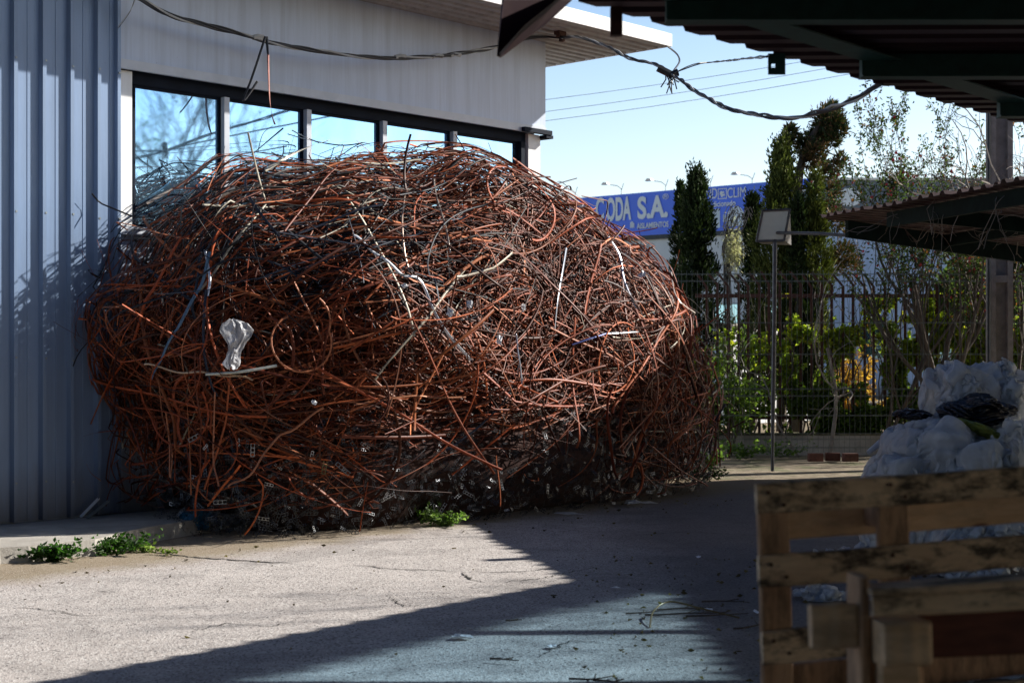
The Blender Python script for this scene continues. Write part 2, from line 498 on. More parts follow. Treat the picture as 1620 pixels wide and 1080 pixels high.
# vertical panel joints on the upper wall are flush seams; flashing strip under it
mb = MB()
mb.box(W(U0-.05, -.01, 4.105), D*(UC-U0+.03), N*.04, (0, 0, .083))
mb.build('flashing_strip', M_FRAME, B)
mb = MB(); u_ = upx(822)
mb.box(W(u_, .032, 4.10), D*(UC-u_+.03), N*.05, (0, 0, .05)); mb.box(W(UC-.06, -.2, 4.06), D*.12, N*.27, (0, 0, .038))
mb.build('end_cap', M_SEAL, B)
mb = MB()
mb.box(W(U0-.02, -.30, 2.7), D*(upx(208, -.05)-U0+.02), N*.26, (0, 0, 1.40))
mb.build('left_pilaster', M_FASCIA, B)
mb = MB(); u_ = upx(836, -.04)
mb.box(W(u_, -.30, .0), D*(UC-u_-.05), N*.26, (0, 0, 4.10))
mb.build('right_pilaster', M_FASCIA, B)
mb = MB(); mb.box(W(U0, -.30, 4.0), D*(UC-U0-.1), N*.21, (0, 0, .186)); mb.build('window_head', M_SEAL, B)
mb = MB(); mb.box(W(U0, -.30, 2.62), D*(UC-U0-.1), N*.30, (0, 0, .07)); mb.build('window_sill', M_FRAME, B)
edges = [upx(207, -.12), upx(361, -.05), upx(491, -.05), upx(611, -.05), upx(722, -.05), upx(829, -.05)]
for i in range(5):
    a_, b_ = edges[i]+.022, edges[i+1]-.042
    m1 = MB()
    for (uu, zz, du, dz) in ((a_, 2.69, .02, 1.31), (b_-.02, 2.69, .02, 1.31), (a_+.02, 3.975, b_-a_-.04, .025), (a_+.02, 2.69, b_-a_-.04, .04)):
        m1.box(W(uu, -.145, zz), D*du, N*.035, (0, 0, dz))
    wn = m1.build('window', M_SEAL, B)
    m2 = MB(); m2.box(W(a_+.02, -.135, 2.73), D*(b_-a_-.04), N*.008, (0, 0, 1.245))
    m2.build('pane', M_GLASS, wn)
for i, e in enumerate(edges[1:]):
    m1 = MB(); m1.box(W(e-.04, -.30, 2.69), D*.06, N*.245, (0, 0, 1.31)); m1.build('mullion', M_FRAME if i < 4 else M_SEAL, B)
# corrugated cladding
mb = MB()
prof = []
uu = -8.0
ribs = [upx(x, .04) for x in (23, 70, 113, 155)]
while uu < U0-.3:
    prof += [(uu, 0), (uu+.010, .050), (uu+.045, .050), (uu+.057, 0), (uu+.155, 0), (uu+.158, .004), (uu+.163, .004), (uu+.166, 0)]
    uu += .268
sh = (ribs[0]-.03) % .268 - (-8.0 % .268)
prof = [(a_+sh, b_) for a_, b_ in prof if a_+sh < U0-.03]
prof += [(U0-.055, 0), (U0-.045, .042), (U0-.012, .042), (U0, .0), (U0, -.12)]
mb.prism(prof, W(0, .02, .13), D, N, (0, 0, 5.08), closed=False)
mb.build('corrugated_cladding', M_CORR, B)
for rr in ribs + [U0-.03]:
    for z in (.45, 1.5, 2.75, 4.05, 4.9):
        mb = MB(); mb.cbox(W(rr+.0, .068, z+R.uniform(-.02, .02)), .016, .012, .016, WALLROT)
        mb.build('screw_head', M_GALV, B)
mb = MB(); mb.box(W(-9, -6, .1), D*(U0+8.7), N*6.01, (0, 0, 5.1)); mb.build('side_wall', M_PANEL, B)
# soffit (ribbed) and fascia
mb = MB(); prof = []
v_ = -6.5
while v_ < .93:
    prof += [(v_, 0), (v_+.015, -.022), (v_+.09, -.022), (v_+.105, 0), (v_+.145, 0)]
    v_ += .16
prof = [(a_, b_) for a_, b_ in prof if a_ < .96] + [(.965, 0), (.965, .10), (-6.5, .10)]
mb.prism(prof, W(-9, 0, 5.205), N, (0, 0, 1), D*(UC+1.12+9))
mb.build('roof_soffit', M_SOFFIT, B)
mb = MB()
mb.box(W(-9, .967, 5.185), D*(UC+1.12+9), N*.03, (0, 0, .15))
mb.box(W(UC+1.122, -6.5, 5.185), D*.03, N*7.497, (0, 0, .15))
mb.build('fascia', M_FASCIA, B)
mb = MB(); mb.box(W(-9, -6.5, 5.32), D*(UC+10.1), N*7.46, (0, 0, .03)); mb.build('roof', M_FASCIA, B)

# ================================================================== scrap heap of steel straps
HC = np.array([4.5, .5, 1.0])
def Lval(p):
    u, v, z = p[..., 0], p[..., 1], p[..., 2]
    al = 3.24+.48*np.clip((z-1.0)/1.0, 0, 1)
    du = np.where(u < 4.5, (4.5-u)/al, (u-4.5)/3.97)
    dv = np.abs(v-.5)/2.05
    hz = 2.53-.15*np.clip(u-5.2, 0, 4)
    dz = np.where(z > 1, (z-1)/hz, (1-z)/(1.7+1.6*np.clip(u-5.8, 0, 1)+2.2*np.clip(2.9-u, 0, 1)))
    lump = 1+.03*np.sin(u*2.1+1.3)*np.sin(z*2.3+.4)+.012*np.sin(u*4.3+v*3.1)+.012*np.sin(z*5+u*3)
    return ((du**2.4+dv**2.4+np.abs(dz)**2.25)**(1/2.35))*lump
def grad(p):
    e = .02; g = np.zeros_like(p)
    for k in range(3):
        q = p.copy(); q[..., k] += e; r = p.copy(); r[..., k] -= e
        g[..., k] = Lval(q)-Lval(r)
    return g/(np.linalg.norm(g, axis=-1, keepdims=True)+1e-9)
def norm(a): return a/(np.linalg.norm(a, axis=-1, keepdims=True)+1e-9)
def toworld(p):
    b = np.array(A0)[None]
    return b + p[..., 0:1]*np.array(D) + p[..., 1:2]*np.array(N) + p[..., 2:3]*np.array([0, 0, 1.0])

def walk(K, T, ds, Lt, zmin=0.35, start=None, curv=.55, seed=0, flare=.12, prefer=.55):
    rg = np.random.default_rng(seed)
    ph = rg.uniform(-.25, math.pi+.35, K); ct = rg.uniform(-.45, 1.0, K)
    st = np.sqrt(np.maximum(0, 1-ct**2))
    p = HC+np.stack([np.cos(ph)*st*3.9, np.sin(ph)*st*2.0, ct*2.6], 1)
    if start is not None: p = start.copy()
    tgt = Lt(rg, K)
    p = HC+(p-HC)*(tgt/Lval(p))[:, None]
    p[:, 2] = np.maximum(p[:, 2], .04); p[:, 1] = np.where(p[:, 0] < 7.05, np.maximum(p[:, 1], .09), p[:, 1])
    g = grad(p)
    # direction field
    ex = np.zeros((K, 3)); ex[:, 0] = 1
    a1 = norm(ex-g*(g*ex).sum(-1, keepdims=True)); a2 = np.cross(g, a1)
    m = (rg.random(K) < prefer) & (np.abs(g[:, 0]) < .75)
    ang = np.where(m, rg.normal(0, .42, K), rg.uniform(0, 6.283, K))
    left = (p[:, 0] < 4.2) & (p[:, 2] > 2.0)
    ang = np.where(left & (rg.random(K) < .8), rg.normal(0, .22, K), ang)
    ang += np.where(rg.random(K) < .5, math.pi, 0)
    d = a1*np.cos(ang)[:, None]+a2*np.sin(ang)[:, None]
    kap = rg.normal(0, 1, K)*curv*rg.choice([.3, 1.0, 2.4], K, p=[.4, .35, .25]); loop = rg.random(K) < .12; kap = np.where(loop, rg.choice([-1, 1], K)*rg.uniform(2.0, 4.5, K), kap)
    kap = np.where(left, kap*.35, kap)
    oph = rg.uniform(0, 6.28, K); oam = np.abs(rg.normal(0, .014, K)); ofr = rg.uniform(.08, .25, K)
    fl = rg.random(K) < flare; fls = rg.uniform(.004, .022, K)
    P_ = []; G_ = []
    for i in range(T):
        g = grad(p)
        d = norm(d-g*(g*d).sum(-1, keepdims=True))
        b = np.cross(g, d)
        kk = kap*ds + rg.normal(0, .016, K)
        kick = rg.random(K) < .018
        kk = np.where(kick, rg.normal(0, .8, K), kk)
        d = norm(d*np.cos(kk)[:, None]+b*np.sin(kk)[:, None])
        P_.append(p.copy()); G_.append(g)
        p = p+d*ds
        LL = Lval(p)
        tt = tgt+oam*np.sin(oph+i*ofr)+np.where(fl, np.maximum(0, i-T*.7)*fls, 0)
        for _q in range(2):
            s = (tt/Lval(p))
            p = HC+(p-HC)*s[:, None]
            p[:, 2] = np.maximum(p[:, 2], .04)
            p[:, 1] = np.where(p[:, 0] < 7.05, np.maximum(p[:, 1], .09), p[:, 1])
    return np.stack(P_, 1), np.stack(G_, 1), rg

def ribbons(Pw, Nw, width, rg, cols, thick=.0014, twist=.5):
    """Pw (K,T,3) world, Nw (K,T,3) world normals"""
    K, T, _ = Pw.shape
    t_ = np.zeros_like(Pw); t_[:, 1:-1] = Pw[:, 2:]-Pw[:, :-2]; t_[:, 0] = Pw[:, 1]-Pw[:, 0]; t_[:, -1] = Pw[:, -1]-Pw[:, -2]
    t_ = norm(t_)
    s_ = norm(np.cross(t_, Nw)); n_ = np.cross(s_, t_)
    th = rg.normal(0, twist, K)[:, None]+rg.normal(0, .9, K)[:, None]*np.linspace(-.5, .5, T)[None]
    th = th+np.where(rg.random(K) < .2, 1.4, 0)[:, None]
    w_ = s_*np.cos(th)[..., None]+n_*np.sin(th)[..., None]
    h_ = np.cross(w_, t_)
    hw = (width/2)[:, None, None]
    V = np.stack([Pw-w_*hw-h_*thick/2, Pw+w_*hw-h_*thick/2, Pw+w_*hw+h_*thick/2, Pw-w_*hw+h_*thick/2], 2)
    V = V.reshape(-1, 3)
    i0 = (np.arange(K)[:, None]*T+np.arange(T-1)[None]).ravel()*4
    fs = []
    for k in range(4):
        k2 = (k+1) % 4
        fs.append(np.stack([i0+k, i0+4+k, i0+4+k2, i0+k2], 1))
    Fc = np.concatenate(fs)
    C = np.repeat(cols, T*4, axis=0)
    return V, Fc, C
Nvec = np.array(N); Dvec = np.array(D)
def nworld(g): return norm(g[..., 0:1]*Dvec+g[..., 1:2]*Nvec+g[..., 2:3]*np.array([0, 0, 1.0]))

def colours(p0, rg, K):
    rust = np.array([[.31, .064, .019], [.40, .098, .030], [.19, .036, .011], [.25, .070, .022], [.54, .19, .085], [.085, .018, .006]])
    c = rust[rg.choice(6, K, p=[.26, .16, .2, .12, .06, .20])]*rg.choice([.4, .8, 1.25], K, p=[.35, .45, .2])[:, None]*rg.uniform(.8, 1.1, K)[:, None]
    lx = p0[:, 0]; z = p0[:, 2]
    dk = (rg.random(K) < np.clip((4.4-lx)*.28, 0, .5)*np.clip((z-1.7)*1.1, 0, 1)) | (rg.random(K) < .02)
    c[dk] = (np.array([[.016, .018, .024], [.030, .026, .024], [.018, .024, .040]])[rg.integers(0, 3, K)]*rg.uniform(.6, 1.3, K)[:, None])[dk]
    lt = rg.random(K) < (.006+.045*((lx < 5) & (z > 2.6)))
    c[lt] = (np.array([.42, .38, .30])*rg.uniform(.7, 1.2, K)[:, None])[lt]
    return c

allV, allF, allC = [], [], []; nb = 0
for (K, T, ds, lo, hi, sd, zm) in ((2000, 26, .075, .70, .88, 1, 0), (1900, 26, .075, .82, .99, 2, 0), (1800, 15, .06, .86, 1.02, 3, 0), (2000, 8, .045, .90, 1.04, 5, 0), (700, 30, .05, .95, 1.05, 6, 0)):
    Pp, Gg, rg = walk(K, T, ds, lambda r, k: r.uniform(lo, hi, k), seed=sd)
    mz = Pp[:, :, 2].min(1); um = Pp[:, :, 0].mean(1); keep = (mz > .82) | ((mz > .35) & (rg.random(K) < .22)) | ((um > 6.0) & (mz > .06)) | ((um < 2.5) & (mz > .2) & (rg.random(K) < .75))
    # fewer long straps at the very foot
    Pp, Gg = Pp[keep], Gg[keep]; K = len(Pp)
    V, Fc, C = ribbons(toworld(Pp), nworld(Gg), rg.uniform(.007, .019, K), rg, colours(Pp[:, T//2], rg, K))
    allV.append(V); allF.append(Fc+nb); allC.append(C); nb += len(V)
me = np_mesh('strap_mass', np.concatenate(allV), np.concatenate(allF), np.concatenate(allC), M_STRAP)
heap = link('scrap_strap_heap', me, None)
tag(heap, 'huge tangled mound of rusty steel strapping piled against the building', 'scrap heap', kind='stuff')
# dark core behind the straps; the gaps' shade is put into its colour
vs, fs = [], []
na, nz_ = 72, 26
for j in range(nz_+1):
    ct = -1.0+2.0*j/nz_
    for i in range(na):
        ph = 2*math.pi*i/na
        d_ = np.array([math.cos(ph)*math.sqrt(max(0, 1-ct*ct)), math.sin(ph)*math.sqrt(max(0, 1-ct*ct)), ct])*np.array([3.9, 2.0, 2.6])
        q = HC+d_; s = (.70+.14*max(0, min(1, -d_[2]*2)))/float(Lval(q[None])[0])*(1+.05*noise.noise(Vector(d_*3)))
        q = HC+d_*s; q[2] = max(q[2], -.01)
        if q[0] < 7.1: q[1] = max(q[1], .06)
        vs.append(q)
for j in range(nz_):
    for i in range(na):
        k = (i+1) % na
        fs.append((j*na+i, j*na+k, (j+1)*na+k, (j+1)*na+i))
link('dark_gap_core', np_mesh('dark_gap_core', toworld(np.array(vs)), fs, None, M_CORE), None, heap)

# the straps that show largest: one object each
def strap_object(name, pts, col, width, label, group=None, mat=None, nrm=None, cat='steel strap', seed=1, twist=.4, thick=.0016):
    Pw = np.array([[tuple(p) for p in pts]], dtype=float)
    rg = np.random.default_rng(seed)
    if nrm is None: nrm = np.tile(np.array([[-.05, -1.0, .35]]), (len(pts), 1))[None]
    V, Fc, C = ribbons(Pw, norm(nrm), np.array([width]), rg, np.array([col]), thick, twist)
    org = Pw[0, 0]
    me = np_mesh(name, V-org, Fc, C, mat or M_STRAP)
    o = link(name, me, None); o.location = tuple(org)
    return tag(o, label, cat, group)
K = 270; T = 30
def front_starts(K, seed):
    rg = np.random.default_rng(seed)
    ph = rg.uniform(-.1, math.pi*.93, K); ct = rg.uniform(-.2, .92, K); st = np.sqrt(1-ct**2)
    return HC+np.stack([np.cos(ph)*st*3.9, np.sin(ph)*st*2.0, ct*2.6], 1)
Pp, Gg, rg = walk(K, T, .07, lambda r, k: r.uniform(1.0, 1.045, k), seed=21, start=front_starts(K, 4), curv=.6, flare=.08)
Cc = colours(Pp[:, T//2], rg, K); Cc = np.where(rg.random(K)[:, None] < .3, Cc*1.35, Cc)
Pw = toworld(Pp); Nw = nworld(Gg); wd = rg.uniform(.013, .030, K)
lens = rg.integers(12, T+1, K)
for i in range(K):
    n_ = int(lens[i])
    if Pp[i, :n_, 2].min() < .25: n_ = max(8, int(np.argmax(Pp[i, :, 2] < .25)) or 8)
    dark = Cc[i].max() < .09
    strap_object('steel_strap', Pw[i, :n_], Cc[i], wd[i],
                 'dark bare steel strap lying loose across the outside of the scrap heap' if dark else 'curved rust brown steel strap lying loose across the outside of the scrap heap',
                 'dark loose straps on the heap' if dark else 'rusty loose straps on the heap', nrm=Nw[i:i+1, :n_], seed=100+i)

def hit(px, py, lift=1.04):
    dr = np.array([(px-810)/F, 1.0, -(py-550)/F])
    Ys = np.arange(9, 20, .02)
    w_ = np.stack([dr[0]*Ys, Ys, EYE+dr[2]*Ys], 1)
    rel = w_-np.array(A0)
    loc = np.stack([rel@Dvec, rel@Nvec, w_[:, 2]], 1)
    L_ = Lval(loc)
    k = np.argmax(L_ < lift)
    if not (L_ < lift).any(): k = int(np.argmin(L_))
    return Vector(w_[k])
def smooth_path(pts, n=10):
    out = []
    m = len(pts)
    for i in range(m-1):
        p0, p1, p2, p3 = pts[max(0, i-1)], pts[i], pts[i+1], pts[min(m-1, i+2)]
        for k in range(n):
            t_ = k/n
            out.append(.5*((2*p1)+(-p0+p2)*t_+(2*p0-5*p1+4*p2-p3)*t_*t_+(-p0+3*p1-3*p2+p3)*t_**3))
    out.append(pts[-1]); return out
WHT, BLU, PAL, RST, DRK = (.72, .74, .78), (.04, .06, .2), (.40, .44, .50), (.40, .14, .06), (.04, .04, .05)
special = [
 ([(560, 372), (595, 400), (635, 432), (668, 448), (690, 500), (745, 572)], WHT, .035, 'long kinked white strap running down the middle of the heap', 1.05),
 ([(332, 398), (318, 450), (285, 510), (258, 560), (240, 600)], (.10, .17, .25), .05, 'long blue grey strap slanting down the left of the heap above the white bag', 1.07),
 ([(324, 395), (329, 420), (332, 445), (328, 468)], WHT, .028, 'short bright twisted white strap on the upper left of the heap', 1.06),
 ([(228, 576), (290, 588), (350, 592), (400, 600)], (.42, .26, .15), .03, 'pale tan strap lying level across the left of the heap under the white bag', 1.08),
 ([(325, 592), (380, 588), (438, 578)], (.46, .48, .44), .03, 'pale grey strap end touching the foot of the white bag', 1.09),
 ([(896, 392), (890, 430), (882, 480), (878, 520)], PAL, .035, 'upright pale grey peeling strap on the right half of the heap', 1.05),
 ([(962, 375), (980, 405), (988, 445), (1008, 490)], (.5, .52, .6), .035, 'curved white and blue strap at the right shoulder of the heap', 1.05),
 ([(905, 545), (935, 535), (962, 527)], BLU, .035, 'short dark blue strap end at the right of the heap', 1.05),
 ([(962, 527), (985, 526), (1010, 524)], WHT, .035, 'short white strap end pointing right from the blue one', 1.05),
 ([(816, 528), (820, 560), (826, 605)], WHT, .022, 'thin upright white strap low in the centre of the heap', 1.05),
 ([(1050, 525), (1010, 536), (970, 534)], (.45, .40, .33), .03, 'flat beige strap at the right side of the heap below the white strap end', 1.04),
 ([(372, 298), (335, 318), (325, 324)], (.7, .66, .58), .05, 'wide cream strap catching the sun near the top left of the heap', 1.03),
 ([(195, 290), (215, 265), (250, 255), (262, 262), (272, 290), (277, 305)], DRK, .016, 'thin black looped strap standing out in front of the left window', 1.10),
 ([(192, 284), (205, 298), (240, 315), (300, 325)], DRK, .02, 'black strap curling back from the clad wall to the heap', 1.08),
 ([(280, 248), (300, 272), (318, 300)], DRK, .022, 'short dark strap end sticking up before the left window', 1.08),
 ([(232, 322), (300, 282), (344, 245)], (.62, .52, .44), .04, 'broad pale strap climbing towards the first mullion', 1.04),
 ([(398, 245), (430, 218), (448, 203)], DRK, .026, 'dark strap tip sticking up before the second window', 1.06),
 ([(408, 240), (416, 212), (432, 199)], DRK, .014, 'thin curved dark strap tip beside the one before the second window', 1.06),
 ([(455, 212), (490, 222), (540, 230), (575, 226)], DRK, .024, 'dark strap lying level on the very top of the heap', 1.05),
 ([(462, 206), (480, 216), (505, 226)], DRK, .024, 'dark strap end crossing over the crest of the heap', 1.06),
 ([(420, 270), (470, 240), (520, 222)], (.62, .58, .48), .04, 'cream strap slanting up to the crest of the heap', 1.03),
 ([(640, 235), (665, 232), (688, 227)], (.20, .08, .05), .028, 'brown strap end poking out at the crest before the fourth window', 1.05),
 ([(745, 250), (765, 240), (790, 246), (806, 258)], DRK, .012, 'thin black wire loop above the heap before the fifth window', 1.07),
 ([(868, 296), (885, 290), (913, 282)], DRK, .020, 'dark strap end pointing right from the right slope of the heap', 1.07),
 ([(874, 300), (884, 287), (898, 296), (900, 305)], DRK, .016, 'bent dark strap end under the one pointing right', 1.07),
 ([(920, 310), (950, 316), (961, 320), (958, 345), (952, 365)], (.14, .05, .035), .022, 'hooked rusty strap standing out in front of the billboard', 1.06),
 ([(165, 620), (140, 680), (133, 715), (142, 745), (160, 760)], (.30, .10, .045), .024, 'rust brown strap drooping down the clad wall at the far left of the heap', 1.16),
 ([(262, 650), (268, 700), (268, 752)], RST, .024, 'straight rusty strap hanging at the foot of the heap, leftmost', 1.09),
 ([(252, 610), (258, 660), (272, 710), (270, 755)], (.34, .15, .09), .026, 'wavy rusty strap hanging at the foot of the heap near the blue bag', 1.11),
 ([(340, 620), (338, 680), (338, 730), (346, 768)], (.34, .13, .07), .026, 'tall rusty strap hanging straight down above the blue bag', 1.11),
 ([(296, 640), (300, 700), (302, 780)], RST, .024, 'rusty strap hanging between the two above the blue bag', 1.10),
 ([(512, 645), (460, 680), (430, 700), (400, 745), (360, 770)], (.38, .14, .06), .034, 'thick rusty strap bundle slanting down to the left at the foot of the heap', 1.11),
 ([(737, 628), (690, 629), (650, 626), (560, 640)], (.40, .17, .09), .03, 'level rusty strap low in the centre of the heap', 1.06),
 ([(640, 310), (636, 350), (640, 400), (648, 430)], (.5, .36, .28), .024, 'pale rusty strap curving down below the crest centre', 1.04),
 ([(686, 282), (690, 310), (705, 360), (712, 400)], (.7, .62, .52), .026, 'bright pale strap hanging from the crest right of centre', 1.04),
 ([(1100, 495), (1070, 470), (1062, 430)], (.6, .5, .42), .026, 'pale strap end standing off the right edge of the heap beside the mesh fence', 1.06),
 ([(1052, 640), (1062, 690), (1076, 745), (1088, 760)], (.12, .04, .03), .028, 'dark strap dangling at the right foot of the heap, nearest the mesh fence', 1.08),
 ([(1110, 560), (1126, 620), (1128, 680), (1112, 720)], (.14, .045, .03), .028, 'dark strap arching off the right edge of the heap', 1.08),
]
for k, (pts, col, wd_, lab, lift) in enumerate(special):
    pp = smooth_path([hit(x, y, 1+(lift-1)*.55) for x, y in pts], 6)
    if lift >= 1.05 and k in (0, 1, 3, 9, 27, 28, 29, 30, 31):
        pp = [p+Vector((0, 0, .012*math.sin(i*.9))) for i, p in enumerate(pp)]
    strap_object('steel_strap', pp, col, wd_*.55 if max(col) < .45 else wd_*.72, lab, mat=M_STRAPC if max(col) > .35 or col in (BLU, DRK) else M_STRAP, seed=900+k, twist=.25)

# punched sheet scrap at the foot of the heap
def punched_strip(mbv, mbf, c, ax, ay, n, wv, rg, colr, cols):
    # ladder of square eyes: two rails and rungs, as left when discs are stamped from a strip
    base = len(mbv)
    bend = rg.uniform(-.25, .25); zz = np.cross(ax, ay)
    def pt(s, t_): 
        return c+ax*s*wv+ay*t_*wv+zz*wv*bend*math.sin(s*.7)
    e = .16
    for i in range(n):
        for (a0, a1, b0, b1) in ((i, i+1, 0, e), (i, i+1, 1-e, 1), (i-e/2, i+e/2, e, 1-e)):
            k = len(mbv)
            mbv += [pt(a0, b0), pt(a1, b0), pt(a1, b1), pt(a0, b1)]
            mbf.append((k, k+1, k+2, k+3))
            cols += [colr]*4
        # rounded corners of the eye
        for (sx, tx, ox, oy) in ((i+e/2, e, 1, 1), (i+1-e/2, e, -1, 1), (i+e/2, 1-e, 1, -1), (i+1-e/2, 1-e, -1, -1)):
            k = len(mbv); q = .3
            mbv += [pt(sx, tx), pt(sx+ox*q, tx), pt(sx+ox*q*.3, tx+oy*q*.3), pt(sx, tx+oy*q)]
            mbf.append((k, k+1, k+2, k+3)); cols += [colr]*4
def scrap(count, seed, wlo, whi, zhi, lo, hi, bright):
    rg = np.random.default_rng(seed); V, Fq, C = [], [], []
    for _ in range(count):
        ph = rg.uniform(-.12, math.pi*.98); z = abs(rg.normal(0, zhi*.5)); z = min(z, zhi)+.03
        q = np.array([4.5+math.cos(ph)*3.9, .5+math.sin(ph)*2.0, z])
        for _k in range(3):
            s = rg.uniform(lo, hi)/float(Lval(q[None])[0]); q[:2] = HC[:2]+(q[:2]-HC[:2])*s
        q[1] = max(q[1], .12)
        g = nworld(grad(q[None]))[0]
        ax = norm(rg.normal(0, 1, 3)); ax = norm(ax-g*.7*(ax@g)); ay = norm(np.cross(ax, g+rg.normal(0, .5, 3)))
        col = np.array([.06, .065, .075])*rg.uniform(.3, 1.2) if rg.random() > bright else np.array([.62, .64, .66])*rg.uniform(.6, 1.1)
        punched_strip(V, Fq, toworld(q[None])[0], ax, ay, int(rg.integers(1, 5)), rg.uniform(wlo, whi), rg, col, C)
    return V, Fq, C
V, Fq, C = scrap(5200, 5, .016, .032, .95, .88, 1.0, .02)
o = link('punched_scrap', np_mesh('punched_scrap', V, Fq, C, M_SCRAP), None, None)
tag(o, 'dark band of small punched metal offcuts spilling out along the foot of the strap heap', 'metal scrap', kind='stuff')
rg = np.random.default_rng(77)
for k, (x, y, n_, ang, lab, cl) in enumerate([
        (403, 722, 3, 1.55, 'upright pale punched metal strip at the foot of the heap', (.6, .6, .6)),
        (530, 735, 4, -.7, 'slanting pale punched metal strip with four round eyes', (.6, .58, .55)),
        (338, 798, 3, .05, 'level pale punched metal strip above the blue plastic', (.6, .6, .58)),
        (515, 750, 3, 1.4, 'yellowish punched metal strip beside the slanting pale one', (.35, .3, .12)),
        (300, 700, 3, .5, 'small punched metal strip left of the upright pale one', (.5, .52, .55))]):
    V, Fq, C = [], [], []
    c_ = np.array(hit(x, y, 1.06))
    ax = np.array([math.cos(ang), 0, math.sin(ang)]); ay = norm(np.cross(np.array([0.15, -1., .1]), ax))
    punched_strip(V, Fq, np.zeros(3), ax, ay, n_, .036, rg, np.array(cl)*.4, C)
    o = link('punched_strip', np_mesh('punched_strip', V, Fq, C, M_SCRAP), None); o.location = tuple(c_)
    tag(o, lab, 'metal strip')

# ================================================================== near canopy (dark green beams, maroon sheet roof)
CE0 = Vector((.71, 6.78, 3.05)); CD = Vector((2.62, 3.08, 0)).normalized(); CN = Vector((CD.y, -CD.x, 0))
def eave_x(y): return CE0.x+(y-CE0.y)*CD.x/CD.y
C1 = empty('metal_canopy', (9, 5, 0), 'dark green steel canopy with a maroon corrugated roof looming over the top right', 'canopy')
Y0, Y1 = -7.0, 12.45; XR = 17.0
def zroof(x, y): return 3.045+.006*(x-1.0)
# corrugated sheets, ribs along X
period = .2
prof = [(0, 0), (.03, .045), (.075, .045), (.105, 0)]
SK = [(3.2, 8.55), (3.8, 9.32), (5.85, 11.33), (5.85, 8.55)]
def lets_light(y): return 8.55 < y < 11.9
m_roof = MB(); m_light = MB()
ylist = []
y = Y0
while y < Y1:
    for (dy, dz) in prof: ylist.append((y+dy, dz))
    y += period
ylist = [q for q in ylist if q[0] <= Y1]
def strip_cut(mbx, xa, xb, q0, q1):
    (ya, za), (yb, zb) = q0, q1
    A_ = xa(ya) if callable(xa) else xa; B_ = xa(yb) if callable(xa) else xa
    mbx.quad((A_, ya, zroof(A_, ya)+za), (xb, ya, zroof(xb, ya)+za), (xb, yb, zroof(xb, yb)+zb), (B_, yb, zroof(B_, yb)+zb))
ex = lambda y: eave_x(y)-.03
for i in range(len(ylist)-1):
    q0, q1 = ylist[i], ylist[i+1]
    if lets_light((q0[0]+q1[0])/2):
        xs0 = lambda y: max(eave_x(y)+.75, 0)
        # sheet between eave and the added light sheet, and beyond it
        A_, B_ = ex(q0[0]), ex(q1[0]); a2, b2 = xs0(q0[0]), xs0(q1[0])
        m_roof.quad((A_, q0[0], zroof(A_, 0)+q0[1]), (a2, q0[0], zroof(a2, 0)+q0[1]), (b2, q1[0], zroof(b2, 0)+q1[1]), (B_, q1[0], zroof(B_, 0)+q1[1]))
        e2 = 5.85
        if a2 < e2:
            m_light.quad((a2, q0[0], zroof(a2, 0)+q0[1]), (e2, q0[0], zroof(e2, 0)+q0[1]), (e2, q1[0], zroof(e2, 0)+q1[1]), (b2, q1[0], zroof(b2, 0)+q1[1]))
        else: e2 = a2
        m_roof.quad((e2, q0[0], zroof(e2, 0)+q0[1]), (XR, q0[0], zroof(XR, 0)+q0[1]), (XR, q1[0], zroof(XR, 0)+q1[1]), (e2 if a2 < 5.85 else b2, q1[0], zroof(e2, 0)+q1[1]))
    else:
        strip_cut(m_roof, ex, XR, q0, q1)
rf = m_roof.build('roof_sheet', M_MAROON, C1)
md = rf.modifiers.new('thick', 'SOLIDIFY'); md.thickness = .004
t = NT('added_translucent_sheet'); v = t.coord('Object')  # added unseen sheet, tinted to throw a bluish light patch on the asphalt
nn = t.noise(v, 3.5, 6, .7)
d1 = t.n('ShaderNodeVectorMath', operation='DOT_PRODUCT')
tc = t.n('ShaderNodeNewGeometry'); t.l(tc.outputs['Position'], d1.inputs[0]); d1.inputs[1].default_value = tuple(CN)
dist = t.math('SUBTRACT', d1.outputs['Value'], CE0.dot(CN)+.58)
light_mask = t.math('ADD', t.ramp(dist, [(.02, 1.0), (.30, .0)]), t.ramp(nn, [(.35, .0), (.8, .5)]), True)  # mask in the sheet colour that bounds and softens the thrown light
xx = t.n('ShaderNodeSeparateXYZ'); t.l(tc.outputs['Position'], xx.inputs[0])
light_mask = t.math('ADD', light_mask, t.ramp(t.math('SUBTRACT', xx.outputs[0], 5.0), [(.66, 0.0), (.84, 1.0)]), True)
tp = t.n('ShaderNodeBsdfTransparent'); t.l(t.mix(light_mask, (.50, .78, 1.0), (.012, .02, .03)), tp.inputs[0])
tl = t.n('ShaderNodeBsdfTranslucent'); tl.inputs[0].default_value = (.25, .4, .45, 1)
mx = t.n('ShaderNodeMixShader'); mx.inputs[0].default_value = .15
t.l(tp.outputs[0], mx.inputs[1]); t.l(tl.outputs[0], mx.inputs[2]); t.l(mx.outputs[0], t.t.nodes['Material Output'].inputs[0])
m_light.build('added_light_sheet', t.m, C1)
# eave rail (green angle) along the diagonal edge
mb = MB(); L_ = 11.5
o_ = CE0-CD*4.6+Vector((0, 0, -.045))+CN*.34
mb.box(o_, CD*L_*1.06, CN*.05, (0, 0, .035))
mb.box(o_+CN*.05+Vector((0, 0, .0)), CD*L_*1.06, CN*.10, (0, 0, .008))
mb.build('eave_rail', M_GREEN, C1)
